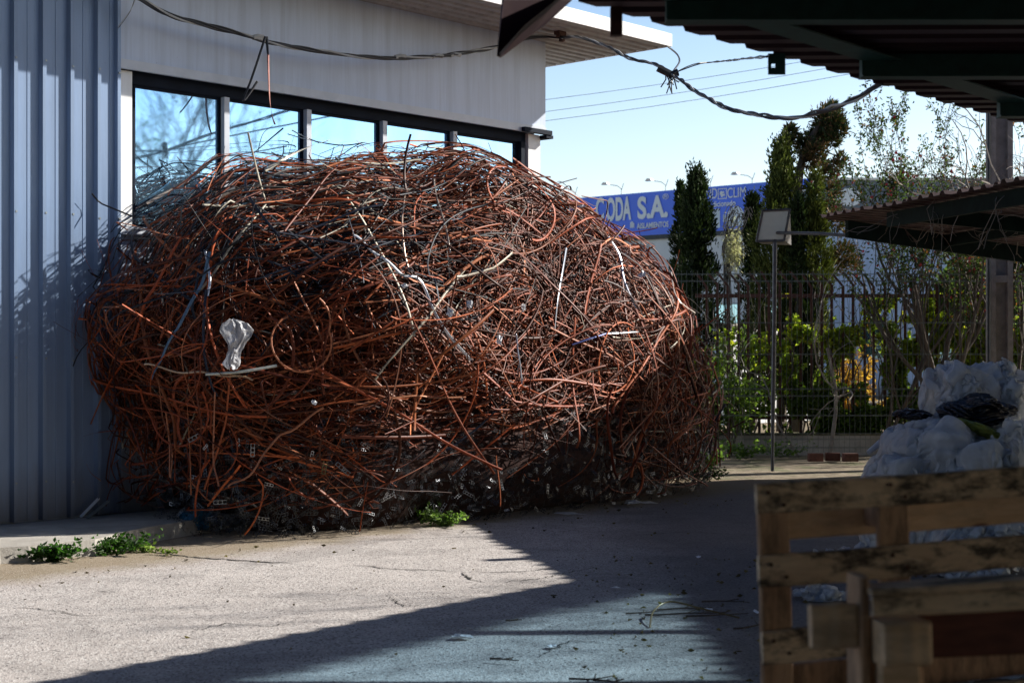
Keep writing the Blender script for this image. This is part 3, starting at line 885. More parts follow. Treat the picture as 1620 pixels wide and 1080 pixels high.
# beams along X
yb = 7.47-1.28*10
while yb < 10.4:
    mb = MB(); x0 = eave_x(yb)+.42; ln = XR-.1-x0
    zb = 2.935
    mb.box((x0, yb-.03, zb), (ln, 0, 0), (0, .06, 0), (0, 0, .105))
    mb.box((x0, yb-.05, zb-.008), (ln, 0, 0), (0, .10, 0), (0, 0, .008))
    mb.build('roof_beam', M_GREEN, C1)
    yb += 1.28
def bracket(px, ya, yb2, w_, hole):
    s0 = (px-810)/F
    s = (s0*CE0.y-CE0.x)/(CD.x-s0*CD.y); b_ = CE0+CD*s
    zt = 3.05; zb2 = EYE+(550-yb2)/F*b_.y
    mb = MB(); hw = w_/2
    if not hole:
        mb.box((b_.x-hw, b_.y-.02, zb2), (w_, 0, 0), (0, .045, 0), (0, 0, zt-zb2))
    else:
        # plate with a bolt hole: four bars round the eye
        h_ = zt-zb2; e = .010
        hx, hz = b_.x-hw+w_*.30, zb2+h_*.42
        mb.box((b_.x-hw, b_.y, zb2), (hx-e-b_.x+hw, 0, 0), (0, .01, 0), (0, 0, h_))
        mb.box((hx+e, b_.y, zb2), (b_.x+hw-hx-e, 0, 0), (0, .01, 0), (0, 0, h_))
        mb.box((hx-e, b_.y, zb2), (2*e, 0, 0), (0, .01, 0), (0, 0, hz-e-zb2))
        mb.box((hx-e, b_.y, hz+e), (2*e, 0, 0), (0, .01, 0), (0, 0, zb2+h_-hz-e))
    mb.build('hanging_plate', M_GREEN if hole else M_RUST, C1)
bracket(1229, 85, 118, .085, True)
bracket(975, 25, 57, .05, False)
bracket(1500, 140, 163, .05, False)
# bent maroon flashing hanging off the corner
fp = [(797, -40), (797, 0), (786, 88), (792, 91), (840, 55), (862, 40), (905, 0), (930, -40)]
Yf = [6.2, 6.2, 6.25, 6.27, 6.35, 6.38, 6.45, 6.5]
mb = MB()
q = [P(x, y, Yv) for (x, y), Yv in zip(fp, Yf)]
q2 = [p+Vector((.0, .012, 0)) for p in q]
mb.poly(q); mb.poly(list(reversed(q2)))
for i in range(len(q)):
    j = (i+1) % len(q); mb.quad(q[j], q[i], q2[i], q2[j])
# folded lip
lip = [P(792, 91, 6.27), P(840, 55, 6.35), P(905, 0, 6.45), P(945, -40, 6.5)]
lip2 = [P(790, 84, 6.12), P(832, 38, 6.16), P(880, 0, 6.2), P(900, -40, 6.25)]
for i in range(3):
    mb.quad(lip[i]-Vector((0, .004, 0)), lip[i+1]-Vector((0, .004, 0)), lip2[i+1], lip2[i])
mb.build('bent_flashing', M_MAROON, C1)
for (x, y) in ((4.47, 13.0), (9, 12.3), (4.3, 1.2), (10.5, 3.5), (16.5, 12.2), (16.5, 2)):
    mb = MB()
    mb.box((x-.05, y-.05, 0), (.10, 0, 0), (0, .10, 0), (0, 0, 3.03)); mb.box((x-.10, y-.10, 0), (.2, 0, 0), (0, .2, 0), (0, 0, .012))
    mb.build('post', M_GREEN, C1)

# ================================================================== far lean-to canopy
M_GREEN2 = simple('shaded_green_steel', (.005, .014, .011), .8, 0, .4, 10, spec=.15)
C2 = empty('low_canopy', (6, 15.5, 0), 'lower canopy with a tattered corrugated sheet roof overgrown by dry vines on the right', 'canopy')
def z2(x, y): return 3.15+(-.0814)*(x-3.67)-.0212*(y-18.1)
def edge_x(y): return 3.67+(18.1-y)*1.07/4.1
def far_y(x): return 18.1+(x-3.67)*.51
mb = MB(); y = 11.95; i = 0
prof = [(0, 0), (.03, .04), (.075, .04), (.105, 0)]
yl = []
while y < 21.0:
    for (dy, dz) in prof: yl.append((y+dy, dz))
    y += .21
XR2 = 9.5
for i in range(len(yl)-1):
    (ya, za), (yb, zb) = yl[i], yl[i+1]
    jit = .03*math.sin(int((ya-11.95)/.84)*2.7)
    A_ = edge_x(ya)+jit; B_ = edge_x(yb)+jit
    if ya > 18.1: A_ = 3.67+(ya-18.1)/.51; B_ = 3.67+(yb-18.1)/.51
    if A_ > XR2: continue
    n_ = 8
    for k in range(n_):
        t0, t1 = k/n_, (k+1)/n_
        xa0, xa1 = A_+(XR2-A_)*t0, A_+(XR2-A_)*t1; xb0, xb1 = B_+(XR2-B_)*t0, B_+(XR2-B_)*t1
        mb.quad((xa0, ya, z2(xa0, ya)+za), (xa1, ya, z2(xa1, ya)+za), (xb1, yb, z2(xb1, yb)+zb), (xb0, yb, z2(xb0, yb)+zb))
rf2 = mb.build('roof_sheet', simple('weathered_roof_sheet', (.10, .06, .055), .5, .2, .5, 9), C2)
md = rf2.modifiers.new('thick', 'SOLIDIFY'); md.thickness = .004
for (x0, y0, x1, y1, h_) in ((3.95, 17.9, 8.9, 20.3, .2), (4.2, 16.9, 5.2, 12.7, .16), (5.3, 18.6, 6.4, 12.7, .14), (6.9, 19.4, 7.8, 12.7, .14), (4.35, 16.2, 9.3, 17.0, .16)):
    a_ = Vector((x0, y0, z2(x0, y0)-.03-h_)); b_ = Vector((x1, y1, z2(x1, y1)-.03-h_)); d_ = b_-a_; s_ = Vector((-d_.y, d_.x, 0)).normalized()*.06
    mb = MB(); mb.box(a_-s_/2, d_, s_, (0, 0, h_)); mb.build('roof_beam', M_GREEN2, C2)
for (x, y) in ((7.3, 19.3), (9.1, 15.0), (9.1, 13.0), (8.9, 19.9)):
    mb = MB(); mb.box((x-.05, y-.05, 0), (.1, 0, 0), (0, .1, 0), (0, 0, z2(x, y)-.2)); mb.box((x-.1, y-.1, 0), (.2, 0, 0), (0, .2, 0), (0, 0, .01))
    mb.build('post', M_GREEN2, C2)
a_ = P(1222, 368, 19.72); b_ = P(1372, 374, 18.35); mb = MB(); mb.tube([a_, a_.lerp(b_, .5)+Vector((0, 0, .01)), b_], .022, 8)
mb.build('tie_bar', M_POLE, C2)

# ================================================================== lamp pole with square floodlight
g_ = G(1222, 745)
LP = empty('floodlight_pole', g_, 'slim dark pole in front of the mesh fence carrying a square pale floodlight', 'lamp pole')
mb = MB(); tp_ = P(1226, 362, g_.y)
mb.tube([g_, g_+Vector((.004, 0, .5)), P(1223, 640, g_.y), P(1225, 500, g_.y), tp_], [.022, .022, .028, .028, .03], 10)
mb.build('pole', M_POLE, LP)
mb = MB()
# floodlight housing: a shallow tapered box, open glass face turned to the yard
fc = [P(1206, 333, g_.y-.12), P(1250, 331, g_.y-.12), P(1241, 381, g_.y-.02), P(1196, 382, g_.y-.02)]
bk = [P(1212, 338, g_.y+.14), P(1246, 336, g_.y+.14), P(1252, 388, g_.y+.16), P(1206, 386, g_.y+.16)]
for i in range(4):
    j = (i+1) % 4; mb.quad(fc[i], bk[i], bk[j], fc[j])
mb.poly(bk); mb.poly(list(reversed(fc)))
hs = mb.build('floodlight', simple('lamp_housing', (.25, .24, .23), .5, .2, .3), LP)
mb = MB(); c_ = sum(fc, Vector())/4
inn = [c_+(p-c_)*.88+Vector((0, -.006, -.002)) for p in fc]; mb.poly(list(reversed(inn)))
gl = mb.build('lens', simple('frosted_lens', (.50, .54, .50), .35, 0, .12, 4), hs)
mb = MB()
for i in range(4):
    j = (i+1) % 4
    mb.tube([fc[i]+Vector((0, -.008, 0)), fc[j]+Vector((0, -.008, 0))], .012, 5)
mb.build('rim', M_POLE, hs)

# ================================================================== cables
M_CABLE = simple('black_cable', (.02, .022, .026), .45, 0, .4, 9)
M_CABLE2 = simple('grey_cable', (.42, .42, .40), .5, 0, .2, 9)
def bundle(name, pts, label, strands, rad, twist=9, seed=3, cat='cable'):
    pp = smooth_path(pts, 14)
    root = empty(name, pts[0], label, cat)
    rg = random.Random(seed)
    ln = [0]
    for i in range(1, len(pp)): ln.append(ln[-1]+(pp[i]-pp[i-1]).length)
    for s in range(strands):
        ph = 2*math.pi*s/strands; q = []
        am = rad*rg.uniform(.8, 1.3)*(0 if strands == 1 else 1)
        for i, p in enumerate(pp):
            t_ = (pp[min(i+1, len(pp)-1)]-pp[max(0, i-1)]).normalized()
            a_ = t_.cross(Vector((0, 0, 1))).normalized(); b_ = t_.cross(a_)
            th = ph+ln[i]*twist
            k = am*(1+.5*math.sin(ln[i]*2.1+s*2)+.3*math.sin(ln[i]*5.3+s))
            q.append(p+a_*math.cos(th)*k+b_*math.sin(th)*k)
        mb = MB(); mb.tube(q, rad*rg.uniform(.75, 1.0), 6)
        mb.build('wire', M_CABLE2 if s == 1 else M_CABLE, root, smooth=True)
    return root
def alongwall(px, py, v=.34):
    a_ = (px-810)/F; u = upx(px, v); w_ = W(u, v, 0); return Vector((w_.x, w_.y, EYE-(py-550)/F*w_.y))
anch = Vector((.545, 17.2, 5.12))
pts = [alongwall(150, -42), alongwall(225, 0), alongwall(270, 25), alongwall(320, 39), alongwall(370, 51), alongwall(425, 66), alongwall(480, 78), alongwall(540, 87), alongwall(615, 92), alongwall(700, 89), alongwall(785, 74), alongwall(845, 59, .42), anch]
cb = bundle('overhead_cable', pts, 'thick twisted bundle of cables sagging along the upper wall of the building', 4, .0125, 6)
for (x, y) in ((625, 91), (684, 90), (712, 88), (400, 60)):
    p = alongwall(x, y); q = alongwall(x+16, y-1); mb = MB()
    mb.tube([p, p.lerp(q, .5)+Vector((0, 0, .012)), q], .024, 7)
    mb.build('tape_wrap', M_CABLE2, cb)
mb = MB(); mb.cbox(anch+Vector((0, 0, .04)), .12, .08, .10, WALLROT); mb.cbox(anch+Vector((.02, 0, -.01)), .05, .05, .08, WALLROT)
mb.build('cable_clamp', M_RUST, B)
k1 = P(1062, 118, 13.5)
pts = [anch, P(920, 60, 16.4), P(960, 74, 15.6), P(1000, 93, 14.7), P(1040, 103, 14.0), k1, P(1078, 128, 13.0), P(1110, 150, 12.2), P(1150, 170, 11.3), P(1200, 182, 10.5), P(1255, 186, 9.8), P(1310, 174, 9.2), P(1355, 155, 8.7), P(1394, 131, 8.32)]
cb2 = bundle('overhead_cable', pts, 'twisted cables hanging across the sky from the building corner to the near canopy', 3, .0085, 7, 5)
mb = MB()
for k in range(9):
    a_ = k1+Vector((R.uniform(-.05, .05), R.uniform(-.03, .03), R.uniform(-.02, .04)))
    b_ = a_+Vector((R.uniform(-.05, .04), R.uniform(-.03, .03), -R.uniform(.06, .17)))
    mb.tube([a_, a_.lerp(b_, .5)+Vector((R.uniform(-.03, .03), 0, 0)), b_], .006, 4)
mb.tube([k1+Vector((-.12, 0, .06)), k1, k1+Vector((.06, 0, .02))], .035, 7)
mb.build('knot', M_CABLE, cb2)
tag_ = [k1, P(1100, 102, 13.0), P(1135, 98, 12.6), P(1215, 89, 7.45)]
bundle('overhead_cable', tag_, 'thin black cable running level from the cable knot to the near canopy', 2, .005, 4, 8)
pts = [P(1055, 73, 18.05), P(1070, 85, 17), P(1075, 97, 15.6), P(1066, 112, 13.8), k1]
bundle('overhead_cable', pts, 'short black cable curling from the roof corner of the building to the cable knot', 1, .012, 6, 9)
# thin wire at far left of the wall
bundle('loose_wire', [alongwall(213, 0, .2), alongwall(206, 18, .2), alongwall(190, 40, .15), alongwall(187, 44, .06)], 'hair thin loose wire hanging at the top of the clad wall joint', 2, .003, 4, 4, cat='wire')
# straps hooked over the cable
c0 = alongwall(421, 62)
def al(x, y): return alongwall(x, y, .37)
strap_object('steel_strap', smooth_path([al(420, 58), al(408, 95), al(396, 130), al(384, 160), al(396, 146), al(407, 129)], 5), (.02, .02, .024), .022, 'dark bent strap hooked over the overhead cable before the second window', mat=M_STRAPC, seed=61, twist=.1)
strap_object('steel_strap', smooth_path([al(422, 58), al(423, 75), al(424, 88)], 5), (.02, .02, .024), .024, 'short dark strap stub wrapped round the overhead cable above the pinkish strap', mat=M_STRAPC, seed=62, twist=.1)
strap_object('steel_strap', smooth_path([al(424, 86), al(425, 120), al(427, 160), al(431, 185), al(435, 197)], 5), (.42, .2, .17), .022, 'pinkish rusty strap dangling from the overhead cable towards the heap', mat=M_STRAP, seed=63, twist=.1)
# power lines far in the sky
for (a_, b_, lab) in (((700, 182), (1500, 52), 'thin power line in the sky, lowest of the three'), ((700, 163), (1500, 22), 'thin power line in the sky, middle of the three'), ((700, 192+14), (1500, 75+4), 'x')):
    pass
for (a_, b_, lab) in (((560, 188), (1640, 28), 'thin pale power line in the sky, highest of the three'), ((560, 208), (1640, 44), 'thin pale power line in the sky, middle of the three'), ((560, 222), (1640, 60), 'thin pale power line in the sky, lowest of the three')):
    mb = MB(); p, q = P(*a_, 55), P(*b_, 42)
    mb.tube([p.lerp(q, i/12)-Vector((0, 0, .35*(1-(i/6-1)**2))) for i in range(13)], .009, 4)
    tag(mb.build('power_line', simple('line_alu', (.5, .6, .68), .4)), lab, 'power line')

# ================================================================== welded mesh fence
YF = 21.8
xa = P(1045, 0, YF).x; xb = P(1570, 0, YF).x; zt = P(0, 428, YF).z
MF = empty('mesh_fence', (xa, YF, 0), 'grey green welded wire mesh fence right of the heap', 'fence')
mb = MB(); x = xa
while x < xb+1.5:
    mb.box((x-.002, YF-.002, .10), (.004, 0, 0), (0, .004, 0), (0, 0, zt-.10)); x += .0755
for z in (.16, .28, .9, 1.0, 1.5, 1.95, zt-.16, zt-.06, .62):
    mb.box((xa-.02, YF-.009, z), (xb-xa+1.5, 0, 0), (0, .006, 0), (0, 0, .006))
    mb.box((xa-.02, YF+.003, z+.012), (xb-xa+1.5, 0, 0), (0, .006, 0), (0, 0, .006))
mb.build('wire_panel', simple('dull_fence_wire', (.13, .15, .14), .45, .4, .2), MF)
for x in (xa-.3, xb+1.4):
    mb = MB(); mb.box((x-.03, YF+.02, 0), (.06, 0, 0), (0, .06, 0), (0, 0, zt+.03)); mb.build('post', simple('fence_post_green', (.03, .045, .04), .5), MF)

# planter wall, bricks, tub
PL = empty('planter_wall', (P(1400, 0, 22.9).x, 22.9, 0), 'low mossy planter wall behind the mesh fence', 'wall')
mb = MB(); xl, xr = P(1050, 0, 22.9).x-1.5, 9.5
mb.box((xl, 22.9, -.02), (xr-xl, 0, 0), (0, .14, 0), (0, 0, .30)); mb.build('wall', M_CONC, PL)
mb = MB(); mb.box((xl-.02, 22.88, .28), (xr-xl, 0, 0), (0, .18, 0), (0, 0, .03)); mb.build('coping', simple('mossy_coping', (.10, .095, .06), .95, 0, .5, 20), PL)
mb = MB(); mb.box((xl, 23.04, -.02), (xr-xl, 0, 0), (0, 1.2, 0), (0, 0, .27)); tag(mb.build('planter_soil', M_SOIL), kind='structure')
def brick(px, py, rz, label, wdt=.20):
    g = G(px, py, .07); m = MB(); m.cbox((0, 0, .06), wdt, .12, .115, 0)
    for k in range(3): m.cbox((-wdt/3+k*wdt/3, -.062, .06), wdt*.2, .006, .05, 0)
    o = m.build('brick', M_BRICK); o.location = (g.x, g.y, 0.0); o.rotation_euler = (0, 0, rz); tag(o, label, 'brick', 'bricks on the ground')
brick(1290, 722, .05, 'terracotta brick lying on the soil before the planter, leftmost')
brick(1317, 721, -.08, 'terracotta brick lying on the soil between its two neighbours')
brick(1345, 722, .12, 'terracotta brick lying on the soil nearest the plastic heap')
g = G(1156, 712)
mb = MB(); mb.tube([(0, 0, 0), (0, 0, .20), (0, 0, .21)], [.10, .125, .125], 16); mb.tube([(0, 0, .2), (0, 0, .215)], [.132, .132], 16)
o = mb.build('white_bucket', simple('bucket_plastic', (.6, .63, .66), .4)); o.location = g; tag(o, 'small pale plastic bucket behind the wires beside the rusty stake', 'bucket')
mb = MB(); mb.box((-.02, -.02, 0), (.04, 0, 0), (0, .04, 0), (0, 0, 1.75)); mb.box((-.035, -.03, 1.2), (.07, 0, 0), (0, .012, 0), (0, 0, .05))
o = mb.build('rusty_stake', M_RUST); o.location = (P(1153, 0, 22.6).x, 22.6, 0); tag(o, 'upright rusty square stake behind the mesh fence near the heap', 'stake')

# rusty picket fence with tops bent to the left
YP = 23.6
PF = empty('picket_fence', (P(1400, 0, YP).x, YP, .3), 'rusty steel picket fence with bent over tops, half hidden in ivy', 'fence')
px = 1118.0
while px < 1640:
    jx = R.uniform(-1.5, 1.5); x = P(px+jx, 0, YP).x
    zk = P(0, 452+R.uniform(-3, 3), YP).z; zt_ = P(0, 431+R.uniform(-3, 3), YP).z
    mb = MB(); w_ = .042
    mb.box((x-w_/2, YP, .25), (w_, 0, 0), (0, .02, 0), (0, 0, zk-.25))
    d_ = Vector((-.15+R.uniform(-.03, .03), 0, zt_-zk))
    mb.box((x-w_/2, YP, zk), (w_, 0, 0), (0, .02, 0), d_)
    mb.build('picket', M_RUST, PF)
    px += 16.6
for z in (P(0, 468, YP).z, P(0, 660, YP).z):
    mb = MB(); mb.box((P(1100, 0, YP).x, YP-.045, z-.03), (P(1660, 0, YP).x-P(1100, 0, YP).x, 0, 0), (0, .04, 0), (0, 0, .06)); mb.build('rail', M_RUST, PF)

# slotted concrete utility pole
YC = 20.6; xc = P(1581, 0, YC).x
UP = empty('concrete_utility_pole', (xc, YC, 0), 'tall slotted concrete utility pole rising behind the low canopy at the right', 'utility pole')
mb = MB(); w_ = .30
mb.box((xc-w_/2, YC-.11, 0), (.07, 0, 0), (0, .22, 0), (0, 0, 7.6)); mb.box((xc+w_/2-.07, YC-.11, 0), (.07, 0, 0), (0, .22, 0), (0, 0, 7.6))
z = 0
mb.box((xc-w_/2+.07, YC-.03, 0), (w_-.14, 0, 0), (0, .06, 0), (0, 0, 7.6))
while z < 7.2:
    mb.box((xc-w_/2+.07, YC-.10, z), (w_-.14, 0, 0), (0, .07, 0), (0, 0, .10)); z += 1.24
mb.build('shaft', simple('pole_concrete', (.24, .215, .20), .9, 0, .25, 8, bump=.4), UP)
mb = MB(); mb.tube([(xc-w_/2-.03, YC-.12, 0), (xc-w_/2-.03, YC-.12, 7.4)], .02, 6); mb.build('conduit', M_CABLE, UP)

# ================================================================== vegetation
def leaf_cloud(name, pts, dirs, size, cols, mat, parent=None, aspect=.45, seed=1, droop=0.0, fold=.25, label=None):
    """one small folded leaf at each point: two triangles-pairs meeting at the midrib"""
    rg = np.random.default_rng(seed)
    pts = np.asarray(pts, float); dirs = norm(np.asarray(dirs, float)); K = len(pts)
    size = np.broadcast_to(size, (K,))[:, None]
    r = norm(rg.normal(0, 1, (K, 3)))
    s_ = norm(np.cross(dirs, r)); n_ = np.cross(s_, dirs)
    d_ = dirs*size; w_ = s_*size*aspect; h_ = n_*size*fold*aspect*2
    a_ = pts; b1 = pts+d_*.45+w_*.5+h_; b2 = pts+d_*.45-w_*.5+h_; c_ = pts+d_-np.array([0, 0, 1.0])*size*droop; m_ = pts+d_*.5
    V = np.stack([a_, b1, c_, m_, b2], 1).reshape(-1, 3)
    i0 = np.arange(K)*5
    Fq = np.concatenate([np.stack([i0, i0+1, i0+2, i0+3], 1), np.stack([i0, i0+3, i0+2, i0+4], 1)])
    C = np.repeat(cols, 5, axis=0)
    return link(name, np_mesh(name, V, Fq, C, mat), None, parent)
def greens(rg, K, a, b, yel=0.0, ycol=(.45, .42, .05)):
    f = rg.random(K)[:, None]
    c = np.array(a)*(1-f)+np.array(b)*f
    if yel:
        m = rg.random(K) < yel; c[m] = np.array(ycol)*rg.uniform(.6, 1.1, m.sum())[:, None]
    return c

def grow(mb, p, d, ln, r, depth, rg, out, spread=.55, kids=(2, 3), seg=5, up=.1, shrink=.68, wob=.12, minr=.0035):
    pts = [Vector(p)]; rr = [r]; dd = Vector(d).normalized()
    for i in range(seg):
        dd = (dd+Vector((rg.gauss(0, wob), rg.gauss(0, wob), rg.gauss(0, wob)+up*.3))).normalized()
        pts.append(pts[-1]+dd*ln/seg); rr.append(max(minr, r*(1-.45*(i+1)/seg)))
    mb.tube(pts, rr, 5 if r > .02 else 3, cap=False)
    for q in pts[1:]: out.append((q, dd.copy(), depth))
    if depth <= 0: return
    for k in range(rg.randint(*kids)):
        t_ = rg.randint(max(1, seg//2-1), seg)
        nd = (dd+Vector((rg.gauss(0, spread), rg.gauss(0, spread), rg.gauss(0, spread*.7)+up))).normalized()
        grow(mb, pts[t_], nd, ln*shrink*rg.uniform(.75, 1.2), rr[t_]*.72, depth-1, rg, out, spread, kids, seg, up, shrink, wob, minr)

def conifer(px, base_py, top_py, Y, wpx, label, seed, lean=0, ca=(.016, .032, .012), cb=(.055, .085, .022), n=9000, low=.08):
    rg = np.random.default_rng(seed)
    base = P(px, 0, Y); base.z = 0.2; H_ = (P(0, top_py, Y).z-.2)*.96; Wd = wpx/F*Y/2
    root = empty('conifer_tree', base, label, 'conifer', 'dark conifers behind the fence')
    mb = MB(); mb.tube([base, base+Vector((lean*.3, 0, H_*.45)), base+Vector((lean*.8, 0, H_*.93))], [.09, .06, .01], 7); mb.build('trunk', M_BARK, root)
    # sprays: clumps spiral round the leader
    n = int(n*1.7); nc = 260; pts = []; dirs = []; cols = []
    for k in range(nc):
        h = low+(1-low)*(rg.random()**.8); env = 1.05*Wd*(min(1, (1-h)*2.1+.05)**.75)*(1-.25*max(0, .3-h)/.3)
        env *= 1+.25*math.sin(h*17+seed)+.1*rg.normal()
        th = rg.uniform(0, 6.283); rad = env*rg.uniform(.25, 1.0)
        c_ = np.array([base.x+lean*h+math.cos(th)*rad, base.y+math.sin(th)*rad, .2+H_*h])
        m_ = int(n/nc); sz = Wd*rg.uniform(.25, .5)
        o_ = rg.normal(0, 1, (m_, 3))*np.array([.34, .34, .62])*sz
        pts.append(c_+o_); dd = np.array([math.cos(th)*.55, math.sin(th)*.55, 1.0])+rg.normal(0, .38, (m_, 3)); dirs.append(dd)
        f = rg.uniform(.3, 1); cols.append(greens(rg, m_, ca, cb)*f+np.array(cb)*.12*f)
    pts = np.concatenate(pts); dirs = np.concatenate(dirs); cols = np.concatenate(cols)
    leaf_cloud('crown', pts, dirs, rg.uniform(.05, .11, len(pts)), cols, M_NEEDLE, root, aspect=.34, seed=seed)
    return root
conifer(1103, 720, 258, 26.0, 74, 'dark narrow conifer standing in front of the gap between the two blue billboard panels', 31)
conifer(1076, 720, 276, 26.6, 34, 'slender dark conifer close against the left side of the one before the billboards', 32, n=3500)
conifer(1236, 720, 216, 25.4, 92, 'tallest green conifer behind the square floodlight', 33, ca=(.05, .075, .018), cb=(.20, .23, .05), n=13000)
conifer(1290, 720, 268, 25.0, 62, 'lighter conifer just right of the tallest one', 34, ca=(.07, .09, .02), cb=(.22, .25, .05), n=7000)
conifer(1190, 720, 300, 26.2, 48, 'low dark conifer left of the square floodlight', 35, n=5000)
conifer(1262, 720, 300, 24.8, 44, 'short conifer half hidden between the two taller ones by the floodlight', 36, n=4500)

# leaning brown-green pine limb
def leaning_pine():
    rg = np.random.default_rng(5); rr = random.Random(5)
    base = P(1262, 0, 25.9); base.z = .2
    root = empty('leaning_pine', base, 'scraggy pine leaning to the right with a brown tinged tip above the conifers', 'pine tree')
    mb = MB(); pth = smooth_path([base, P(1262, 420, 25.9), P(1262, 300, 25.9), P(1275, 235, 25.9), P(1302, 190, 25.9), P(1318, 172, 25.9)], 6)
    mb.tube(pth, [.11*(1-i/len(pth))+.015 for i in range(len(pth))], 6)
    pts, dirs, cols = [], [], []
    for (x, y, sz, nn_) in ((1316, 175, 10, 380), (1304, 188, 14, 520), (1322, 192, 11, 380), (1328, 205, 9, 260), (1300, 210, 15, 520), (1286, 222, 13, 420), (1270, 232, 12, 380), (1318, 222, 8, 200), (1250, 207, 8, 220), (1244, 222, 8, 220), (1292, 240, 12, 360), (1280, 256, 12, 300), (1300, 262, 9, 200), (1322, 262, 9, 180), (1310, 275, 9, 180), (1330, 250, 6, 100), (1318, 300, 10, 160), (1310, 330, 16, 260), (1325, 350, 14, 260), (1335, 400, 16, 300), (1345, 420, 14, 200), (1320, 420, 14, 240), (1300, 440, 12, 200)):
        nn_ = int(nn_*1.8); c_ = np.array(P(x, y, 25.9+rg.uniform(-.3, .3))); s_ = 1.15*sz/F*25.9
        o_ = rg.normal(0, .45, (nn_, 3))*s_; pts.append(c_+o_)
        dirs.append(norm(o_+1e-6)+np.array([.3, 0, .4])+rg.normal(0, .3, (nn_, 3)))
        brown = .25 if y < 240 else .6
        cols.append(greens(rg, nn_, (.02, .04, .02), (.08, .10, .03), brown, (.20, .12, .06)))
        j = min(range(len(pth)), key=lambda i: (pth[i]-Vector(c_)).length)
        mb.tube([pth[j], pth[j].lerp(Vector(c_), .5)+Vector((0, 0, .05)), Vector(c_)], [.025, .015, .006], 4)
    mb.build('trunk', M_BARK, root)
    pts = np.concatenate(pts)
    leaf_cloud('foliage', pts, np.concatenate(dirs), rg.uniform(.05, .11, len(pts)), np.concatenate(cols), M_NEEDLE, root, .3, seed=9)
leaning_pine()

# broadleaf trees/shrubs
def shrub(name, base, h, spread, label, cat, seed, leafsize, nl, ca, cb, depth=3, stems=4, yel=0., mat=None, aspect=.4, kids=(2, 3), up=.15, per=1, rad=.02, bark=None, berries=0, group=None, droop=.2, wob=.12, ycol=(.45, .42, .05), shrinkk=.68, tipdepth=1, segn=5):
    rr = random.Random(seed); rg = np.random.default_rng(seed)
    root = empty(name, base, label, cat, group)
    mb = MB(); out = []
    for k in range(stems):
        d_ = Vector((rr.gauss(0, spread), rr.gauss(0, spread), 1))
        grow(mb, Vector(base)+Vector((rr.uniform(-.05, .05), rr.uniform(-.05, .05), 0)), d_, h*.42, rad, depth, rr, out, kids=kids, up=up, wob=wob, shrink=shrinkk, seg=segn)
    mb.build('branches', bark or M_BARK, root)
    tips = [q for q in out if q[2] <= tipdepth]
    if nl and tips:
        ix = rg.integers(0, len(tips), nl)
        pts = np.array([tuple(tips[i][0]) for i in ix])+rg.normal(0, leafsize*.4, (nl, 3))
        dirs = np.array([tuple(tips[i][1]) for i in ix])*.6+rg.normal(0, .6, (nl, 3))
        leaf_cloud('leaves', pts, dirs, rg.uniform(.6, 1.15, nl)*leafsize, greens(rg, nl, ca, cb, yel, ycol), mat or M_LEAF, root, aspect, seed, droop)
    if berries:
        mb = MB(); ends = [q for q in out if q[2] == 0]
        for k in range(berries):
            q = ends[rr.randrange(len(ends))][0]+Vector((rr.gauss(0, .03), rr.gauss(0, .03), rr.gauss(0, .03))); r_ = rr.uniform(.016, .028)
            mb.tube([q-Vector((0, 0, r_)), q-Vector((0, 0, r_*.3)), q+Vector((0, 0, r_*.4)), q+Vector((0, 0, r_))], [.003, r_, r_*.9, .003], 5)
        bo = mb.build('berries', M_BERRY, root); bo['kind'] = 'stuff'
    return root
DG, LG = (.03, .06, .014), (.10, .17, .03)
def gp(px, Y, z=.2):
    p = P(px, 0, Y); p.z = z; return p
shrub('loquat_tree', gp(1040, 23.8), 2.7, .35, 'bushy green broadleaf tree showing over the right shoulder of the heap', 'tree', 41, .17, 2600, (.04, .08, .015), (.16, .24, .035), depth=3, stems=5, kids=(2, 3), aspect=.36, rad=.03)
shrub('loquat_tree', gp(1000, 24.6), 2.9, .3, 'pale leaved broadleaf tree peeking out between the heap and the billboard', 'tree', 42, .16, 1500, (.07, .12, .02), (.25, .30, .05), depth=3, stems=4, aspect=.36, rad=.03)
shrub('loquat_sapling', gp(1160, 22.6, .0), 2.05, .22, 'young loquat sapling with long glossy leaves right of the heap', 'sapling', 43, .17, 420, (.06, .12, .025), (.22, .30, .06), depth=2, stems=3, aspect=.3, rad=.014, up=.2)
shrub('loquat_sapling', gp(1120, 22.5, .0), 1.7, .3, 'low leafy sapling against the right edge of the heap', 'sapling', 44, .14, 420, (.04, .08, .02), (.16, .24, .05), depth=2, stems=4, aspect=.3, rad=.012)
shrub('fruit_tree', gp(1500, 22.6), 6.0, .24, 'twiggy fruit tree with small dark leaves and red berries behind the low canopy', 'tree', 45, .075, 6500, (.03, .05, .02), (.07, .10, .035), depth=5, stems=2, kids=(2, 3), up=.36, rad=.06, berries=90, yel=.08, ycol=(.2, .08, .04), wob=.14, shrinkk=.72, tipdepth=1)
shrub('fruit_tree', gp(1400, 22.9), 5.6, .22, 'thin sparse fruit tree with red berries right of the leaning pine', 'tree', 46, .075, 2600, (.03, .05, .02), (.08, .11, .04), depth=4, stems=3, kids=(2, 3), up=.5, rad=.03, berries=60, yel=.1, ycol=(.2, .08, .04), shrinkk=.74)
shrub('fruit_tree', gp(1615, 23.3), 5.8, .25, 'berry tree at the right edge behind the utility pole', 'tree', 47, .075, 3000, (.03, .05, .02), (.08, .11, .04), depth=4, stems=5, kids=(2, 3), up=.45, rad=.03, berries=50, yel=.15, ycol=(.2, .08, .04), shrinkk=.74)
shrub('autumn_bush', gp(1318, 28.5, 0), 1.95, .4, 'orange autumn bush glowing behind the picket fence', 'bush', 48, .11, 2200, (.36, .18, .04), (.50, .29, .07), depth=3, stems=6, rad=.02, aspect=.6)
